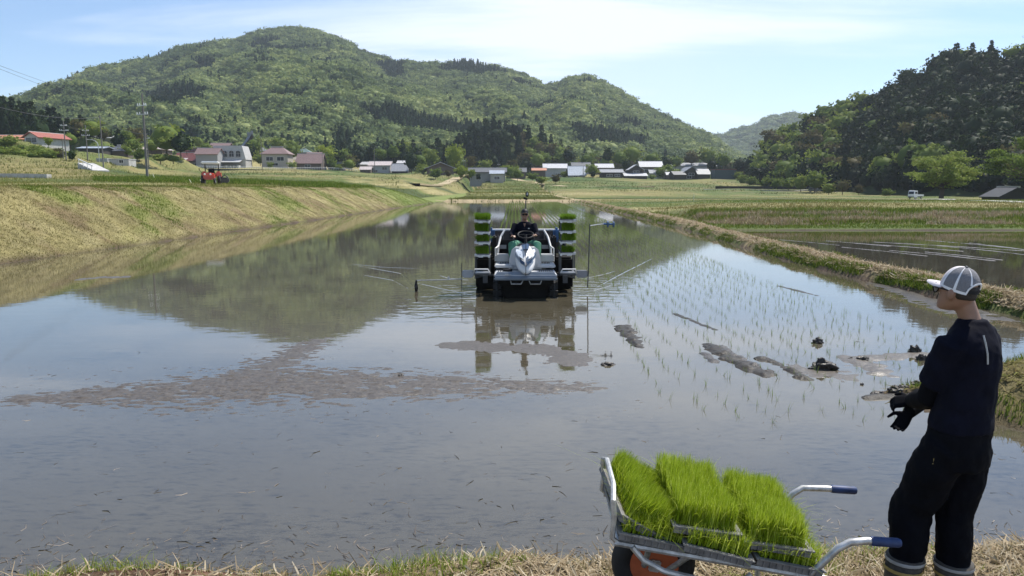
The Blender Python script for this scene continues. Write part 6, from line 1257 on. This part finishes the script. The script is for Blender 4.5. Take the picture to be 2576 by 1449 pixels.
X = rg.uniform(-170, 190, 150000); F = rg.uniform(105, 345, 150000); k = (X / F > -.72) & (X / F < .72); X, F = X[k], F[k]; sl = H(X, F + .8) - H(X, F - .8); k = np.abs(sl) > .16; X, F = X[k], F[k]
stuff('terrace_weeds', blades(onland(X, F), .55, .16, rg, .6, 1), leafmat('terrace_weeds', [(.05, .085, .018), (.08, .115, .022), (.13, .15, .04), (.18, .15, .07)], .25, .8, 1.0, 0))
X, F = pick(42000, lambda F: -.56 * F, lambda F: -.13 * F, 74, 104, lambda X, F: (XL(F) - X > 6)); g = fbm(X / 6, F / 3, 3, 97); k = g > .47; X, F, g = X[k], F[k], g[k]
stuff('lush_weeds', blades(onland(X, F), .22 + 1.1 * np.clip(g - .4, 0, .3), .09, rg, .7, 2), leafmat('lush_weeds', [(.055, .10, .014), (.09, .15, .02), (.15, .21, .03), (.22, .24, .07)], .35, .8, 1.0, 0))
# levee: straw on top, green skirts
X, F = pick(52000, lambda F: XR(F) + .22, lambda F: XR(F) + 1.2, 7, 120, lambda X, F: X / F < .85); s = straws(onland(X, F, .012), .14, .018, rg, .24); stuff('levee_straw', s, G_STRAW)
X, F = pick(22000, lambda F: XR(F) + .05, lambda F: XR(F) + .42, 7, 120, lambda X, F: fbm(X * .0, F * .6, 3, 94) > .38); stuff('levee_grass', blades(onland(X, F), .13, .022, rg, .6, 2), G_GREEN)
X, F = pick(9000, lambda F: XR(F) + 1.1, lambda F: XR(F) + 1.45, 7, 60, lambda X, F: X > 0); stuff('levee_grass', blades(onland(X, F), .14, .022, rg, .6, 2), G_GREEN)
# corner ramp on the right
X = rg.uniform(4.2, 11, 26000); F = rg.uniform(5.8, 9.5, 26000); hh = H(X, F); k = hh > .03; P = np.stack([X, F, hh - .01], 1)[k]; g = fbm(P[:, 0] * 1.3, P[:, 1] * 1.3, 3, 95)
stuff('corner_grass', blades(P[g > .5], .09, .012, rg, .7, 2), G_GREEN); stuff('corner_straw', straws(P[g <= .5] + np.array([0, 0, .012]), .13, .011, rg, .3), G_BANK)
# near bank
n = 62000; X = rg.uniform(-4.0, 4.4, n); F = rg.uniform(3.2, 4.75, n); hh = H(X, F); dn = YN(X) - F; k = (hh > .015) & (dn > -.02); X, F, hh, dn = X[k], F[k], hh[k], dn[k]; g = fbm(X * 1.4, F * 2.2, 4, 96); P = np.stack([X, F, hh], 1)
right = sstep(-.2, 1.4, X + g)
ks = rg.random(len(X)) < (.12 + .88 * right) * (1 - .55 * (dn < .08)); stuff('straw', straws(P[ks] + np.array([0, 0, .008]), .10, .0075, rg, .32), G_STRAW)
kg = (g > .50) & (rg.random(len(X)) < .42 * (1.1 - .55 * right)) & (dn > .10); stuff('bank_tufts', blades(P[kg], .055 + .045 * (g[kg] > .60), .0065, rg, .75, 3), G_LIME)
kd = (rg.random(len(X)) < .10); stuff('dead_grass', blades(P[kd], .07, .006, rg, 1.0, 3), G_BANK)
# ---- seedlings in the water: rows along the field
SEEDM = leafmat('rice_leaf', [(.12, .18, .04), (.17, .24, .06), (.24, .30, .09)], .4, .5, .7, .3)
def tuft_mesh(seed):
    r = np.random.default_rng(seed); n = int(r.integers(4, 7)); P = np.stack([r.normal(0, .008, n), r.normal(0, .008, n), np.full(n, -.03)], 1); v, f = blades(P, .128, .0056, r, .42, 3); return npmesh('rice_seedling', v, f)
TM = [tuft_mesh(40 + k) for k in range(6)]
for q in TM: q.materials.append(SEEDM)
rows = []
for k in range(16):
    x0 = 1.72 + .30 * k; f0 = 7.3 + .25 * math.sin(k * 1.7) + (.9 if k > 11 else 0) + max(0, k - 12) * .9
    F = np.arange(f0, 128, .21); rows.append((x0 + .02 * np.sin(F * .35 + k) + (F - 8) * .012, F))
for k in range(8): F = np.arange(18.9, 128, .21); rows.append((-.77 + .30 * k + (F - 16) * .004, F))
X = np.concatenate([a for a, b in rows]); F = np.concatenate([b for a, b in rows]); k = rg.random(len(X)) > np.where(F < 9, .30, .15); X, F = X[k] + rg.normal(0, .02, k.sum()), F[k] + rg.normal(0, .03, k.sum())
k = X < XR(F) - .5; X, F = X[k], F[k]; o = np.argsort(F); X, F = X[o], F[o]
for x, f in zip(X[:300], F[:300]):
    ob = bpy.data.objects.new('rice_seedling', TM[int(rg.integers(6))]); col.objects.link(ob); ob.location = (x, f, 0); s_ = float(rg.uniform(.75, 1.2)); ob.scale = (s_, s_, s_); ob.rotation_euler = (float(rg.normal(0, .12)), float(rg.normal(0, .12)), float(rg.uniform(0, 6.28)))
    tag(ob, 'small rice seedling tuft standing in the nearest part of the planted rows', 'rice seedling', 'rice seedlings of the nearest rows')
X, F = X[300:], F[300:]; P = np.repeat(np.stack([X, F, np.full(len(X), -.03)], 1), 4, 0); P[:, :2] += rg.normal(0, .012, (len(P), 2)); stuff('planted_rice', blades(P, .135, .0065 + .009 * np.clip((P[:, 1] - 14) / 40, 0, 1), rg, .45, 2), SEEDM)
# rows in the lower paddy on the right show only as thin lines of raised mud
MUDW = M('wet_mud', (.032, .026, .018), .42, var=.5, scale=16, bump=1.0, detail=9, spec=.22); MUDD = M('dark_wet_mud', (.030, .023, .018), .38, var=.5, scale=22, bump=1.2); SHAL = M('shallow_mud', (.080, .065, .050), .40, var=.5, scale=22, bump=.6, c2=(.125, .105, .082), detail=10)
def mudbar(name, spine, wd, hgt, mat, res=.05, amp=1.0, seed=0, stretch=(1, 1), kind='structure', base=0.0, sc=1.0):
    # mud just breaking the surface along a line: a height field that dips under the water at its ragged edge
    S = np.array(spine, float); W_ = np.array(wd, float) if not np.isscalar(wd) else np.full(len(S), wd); x0, y0 = S.min(0) - W_.max() * 1.3; x1, y1 = S.max(0) + W_.max() * 1.3
    nx, ny = max(4, int((x1 - x0) / res)), max(4, int((y1 - y0) / res)); X, Y = np.meshgrid(np.linspace(x0, x1, nx), np.linspace(y0, y1, ny)); best = np.full(X.shape, -9.0)
    for i in range(len(S) - 1):
        a, b = S[i], S[i + 1]; d = b - a; t = np.clip(((X - a[0]) * d[0] + (Y - a[1]) * d[1]) / (d @ d + 1e-9), 0, 1); ds = np.hypot(X - a[0] - d[0] * t, Y - a[1] - d[1] * t); w_ = W_[i] + (W_[i + 1] - W_[i]) * t; best = np.maximum(best, 1 - ds / w_)
    nz_ = fbm(X * 1.2 * sc * stretch[0], Y * 1.2 * sc * stretch[1], 5, 300 + seed) - .5; n2_ = fbm(X * 7 * sc * stretch[0], Y * 7 * sc * stretch[1], 4, 330 + seed) - .5
    Z = hgt * (np.clip(best + nz_ * 1.1, -1, .7) + n2_ * 1.6 * amp) + base; i = np.arange(nx * ny).reshape(ny, nx); f = np.stack([i[:-1, :-1].ravel(), i[:-1, 1:].ravel(), i[1:, 1:].ravel(), i[1:, :-1].ravel()], 1)
    z = Z.ravel(); keep = (z[f] > -.006).any(1); f = f[keep]; u, inv = np.unique(f, return_inverse=True); f = inv.reshape(f.shape); V = np.stack([X.ravel(), Y.ravel(), z], 1)[u]
    if len(f) == 0: return
    o = link(name, npmesh(name, V, f), mat, smooth=True); return tag(o, kind=kind)
g2 = lambda x, y: tuple(gp(x, y, 0))[:2]
mudbar('mud_flat', [g2(60, 1003), g2(330, 988), g2(600, 972), g2(900, 968), g2(1200, 972), g2(1450, 972)], [.16, .40, .66, .60, .36, .20], .010, SHAL, .028, 2.4, 1, (.9, 2.0), sc=1.6)
mudbar('mud_flat', [g2(600, 960), g2(720, 900), g2(800, 858)], [.4, .28, .18], .008, SHAL, .03, 2.6, 2, (.9, 2.0), sc=1.6)
for i, (sp, wd_, hg, m_) in enumerate([([(1568, 822), (1605, 872)], .12, .035, MUDW), ([(1785, 868), (1840, 905), (1925, 942)], .13, .038, MUDW), ([(1795, 870), (1900, 920)], .10, .04, MUDD), ([(1775, 890), (1800, 912)], .07, .03, MUDD), ([(1925, 905), (1985, 928), (2025, 953)], .10, .04, MUDW), ([(2150, 905), (2210, 938)], .22, .03, SHAL), ([(2020, 930), (2120, 945)], .24, .012, SHAL), ([(2185, 1002), (2300, 998)], .09, .035, MUDW), ([(2130, 905), (2230, 900), (2330, 890)], .15, .018, SHAL), ([(1700, 790), (1800, 830)], .05, .014, MUDW), ([(1960, 720), (2060, 745)], .06, .014, MUDW), ([(2180, 690), (2300, 745), (2480, 800)], .35, .02, MUDW), ([(1160, 868), (1380, 880), (1440, 905)], .3, .009, SHAL), ([(205, 703), (250, 698), (305, 697)], .2, .010, SHAL)]):
    mudbar('mud_ridge', [g2(*p) for p in sp], wd_, hg, m_, .022 if hg > .03 else .04, 1.3, 10 + i)
for y0, x0, x1, dy in [(603, 1960, 2110, 14), (606, 2080, 2240, 14), (612, 2150, 2420, 20), (609, 2200, 2576, 22), (622, 2120, 2330, 22), (630, 2240, 2500, 26), (604, 2330, 2600, 26), (611, 2440, 2640, 26), (618, 2360, 2640, 30), (640, 2020, 2160, 16), (634, 2330, 2520, 20)]: mudbar('mud_line', [g2(x0, y0), g2((x0 + x1) / 2, y0 + dy * .45), g2(x1, y0 + dy)], .05, .014, SHAL, .05, .7, int(x0) % 97, (.5, .5))
def clod(x, y, wpx, hpx, label, seed, mat=MUDD):
    p = gp(x, y); s = p.y / FPX; r = np.random.default_rng(seed); bm = bmesh.new(); bmesh.ops.create_icosphere(bm, subdivisions=4, radius=1)
    for v in bm.verts:
        c = v.co.copy(); d = 1 + .55 * (mnoise.fractal(c * 1.7 + Vector((seed, 0, 0)), 1, 2, 4)) + .15 * mnoise.noise(c * 6 + Vector((0, seed, 0))); v.co = Vector((c.x * d * wpx * s / 2, c.y * d * wpx * s * .30, max(-.2, c.z) * d * hpx * s * .9))
    me = bpy.data.meshes.new('mud_clod'); bm.to_mesh(me); bm.free(); o = link('mud_clod', me, mat, smooth=True); o.location = (p.x, p.y, -.005); tag(o, label, 'mud clod', 'mud clods in the paddy')
for i, a in enumerate([(2068, 928, 66, 30, 'large dark mud clod in the planted rows left of the standing person'), (2262, 990, 60, 26, 'dark mud clod close to the gloved hands of the standing person'), (2305, 968, 26, 14, 'small mud clod just behind the one near the gloved hands'), (2205, 992, 34, 10, 'flat mud clod left of the one near the gloved hands'), (2057, 863, 28, 14, 'small lone mud clod farther out than the large dark clod'), (2300, 888, 30, 20, 'mud clod touching the outline of the person at elbow height'), (2318, 905, 28, 16, 'lower mud clod touching the outline of the person at the sleeve'), (2170, 908, 34, 14, 'low mud clod right of the large dark clod'), (2140, 905, 14, 8, 'tiny mud clod between the large clod and the low clod'), (1528, 918, 34, 8, 'flat mud clod in open water right of the machine reflection'), (1008, 947, 16, 7, 'tiny mud clod on the edge of the mud flat left of the machine reflection'), (2168, 968, 10, 6, 'tiny mud clod near the bright mud streak')]): clod(*a, 50 + i)
# twigs and bits of straw in the shallow water
n = 330; P = []
for _ in range(n):
    y = 1390 - abs(rg.normal(0, 150)) if rg.random() < .62 else rg.uniform(860, 1380); x = rg.uniform(-60, 2600) if rg.random() < .8 else rg.uniform(700, 1500); p = gp(x, max(820, y)); P.append((p.x, p.y, .001))
P = np.array(P); P = P[(P[:, 1] > YN(P[:, 0]) + .02)]; k = rg.random(len(P)) < .72
stuff('twigs', straws(P[k], .08, .006, rg, .035), M('dark_twig', (.045, .036, .028), .7, var=.5, scale=30)); stuff('floating_straw', straws(P[~k], .08, .006, rg, .05), M('soaked_straw', (.16, .13, .10), .6, var=.4, scale=20))
n = 900; X = rg.uniform(-3.8, 3.5, n); d = np.abs(rg.normal(0, .22, n)); stuff('soaked_litter', straws(np.stack([X, YN(X) + d, np.full(n, .0015)], 1), .07, .006, rg, .05), M('soaked_litter', (.11, .09, .07), .6, var=.5, scale=20))
# wakes: low ripples spreading from the machine and its line marker
def wake(pts, wd, hg):
    P = [gp(*p) for p in pts]; Q = []
    for a, b in zip(P[:-1], P[1:]): Q += [a.lerp(b, t) for t in np.linspace(0, 1, 12)[:-1]]
    Q.append(P[-1]); m = MB(); rings = []
    for i, q in enumerate(Q):
        d = Q[min(i + 1, len(Q) - 1)] - Q[max(i - 1, 0)]; d.normalize(); nn = Vector((-d.y, d.x, 0)); e = math.sin(math.pi * (i + .5) / len(Q)) ** .5 * (.7 + .6 * rg.random()); rings.append([q + nn * x * wd + Vector((0, 0, hg * e * (math.cos(x * math.pi) + 1) / 2 - .001)) for x in np.linspace(-1, 1, 9)])
    m.loft(rings, 0, False, False); o = m.build('ripple', W1, None, 2); tag(o, kind='structure')
for pts in ([(820, 655), (920, 672), (1010, 688), (1045, 722)], [(1052, 712), (1120, 728), (1190, 742)], [(905, 690), (990, 705), (1030, 726)], [(870, 662), (960, 672), (1060, 676)], [(1420, 738), (1490, 732), (1540, 716)], [(1470, 700), (1520, 690), (1545, 682)], [(1160, 744), (1240, 752), (1400, 752), (1440, 745)], [(1500, 722), (1560, 690), (1640, 650)], [(1100, 690), (1130, 700), (1180, 704)]): wake(pts, .055, .0055)
# ================================================================ the air
def haze():
    m, t = newmat('haze'); o = tn(t, 'ShaderNodeOutputMaterial'); v = tn(t, 'ShaderNodeVolumePrincipled'); v.inputs['Color'].default_value = (.80, .89, 1.0, 1); v.inputs['Density'].default_value = 0.00013; v.inputs['Anisotropy'].default_value = .3
    t.links.new(v.outputs[0], o.inputs['Volume'])
    o = MB().box((0, 1650, 190), (7600, 3500, 400)).build('haze', m); o.location = (0, 0, 0); tag(o, kind='stuff')
haze()
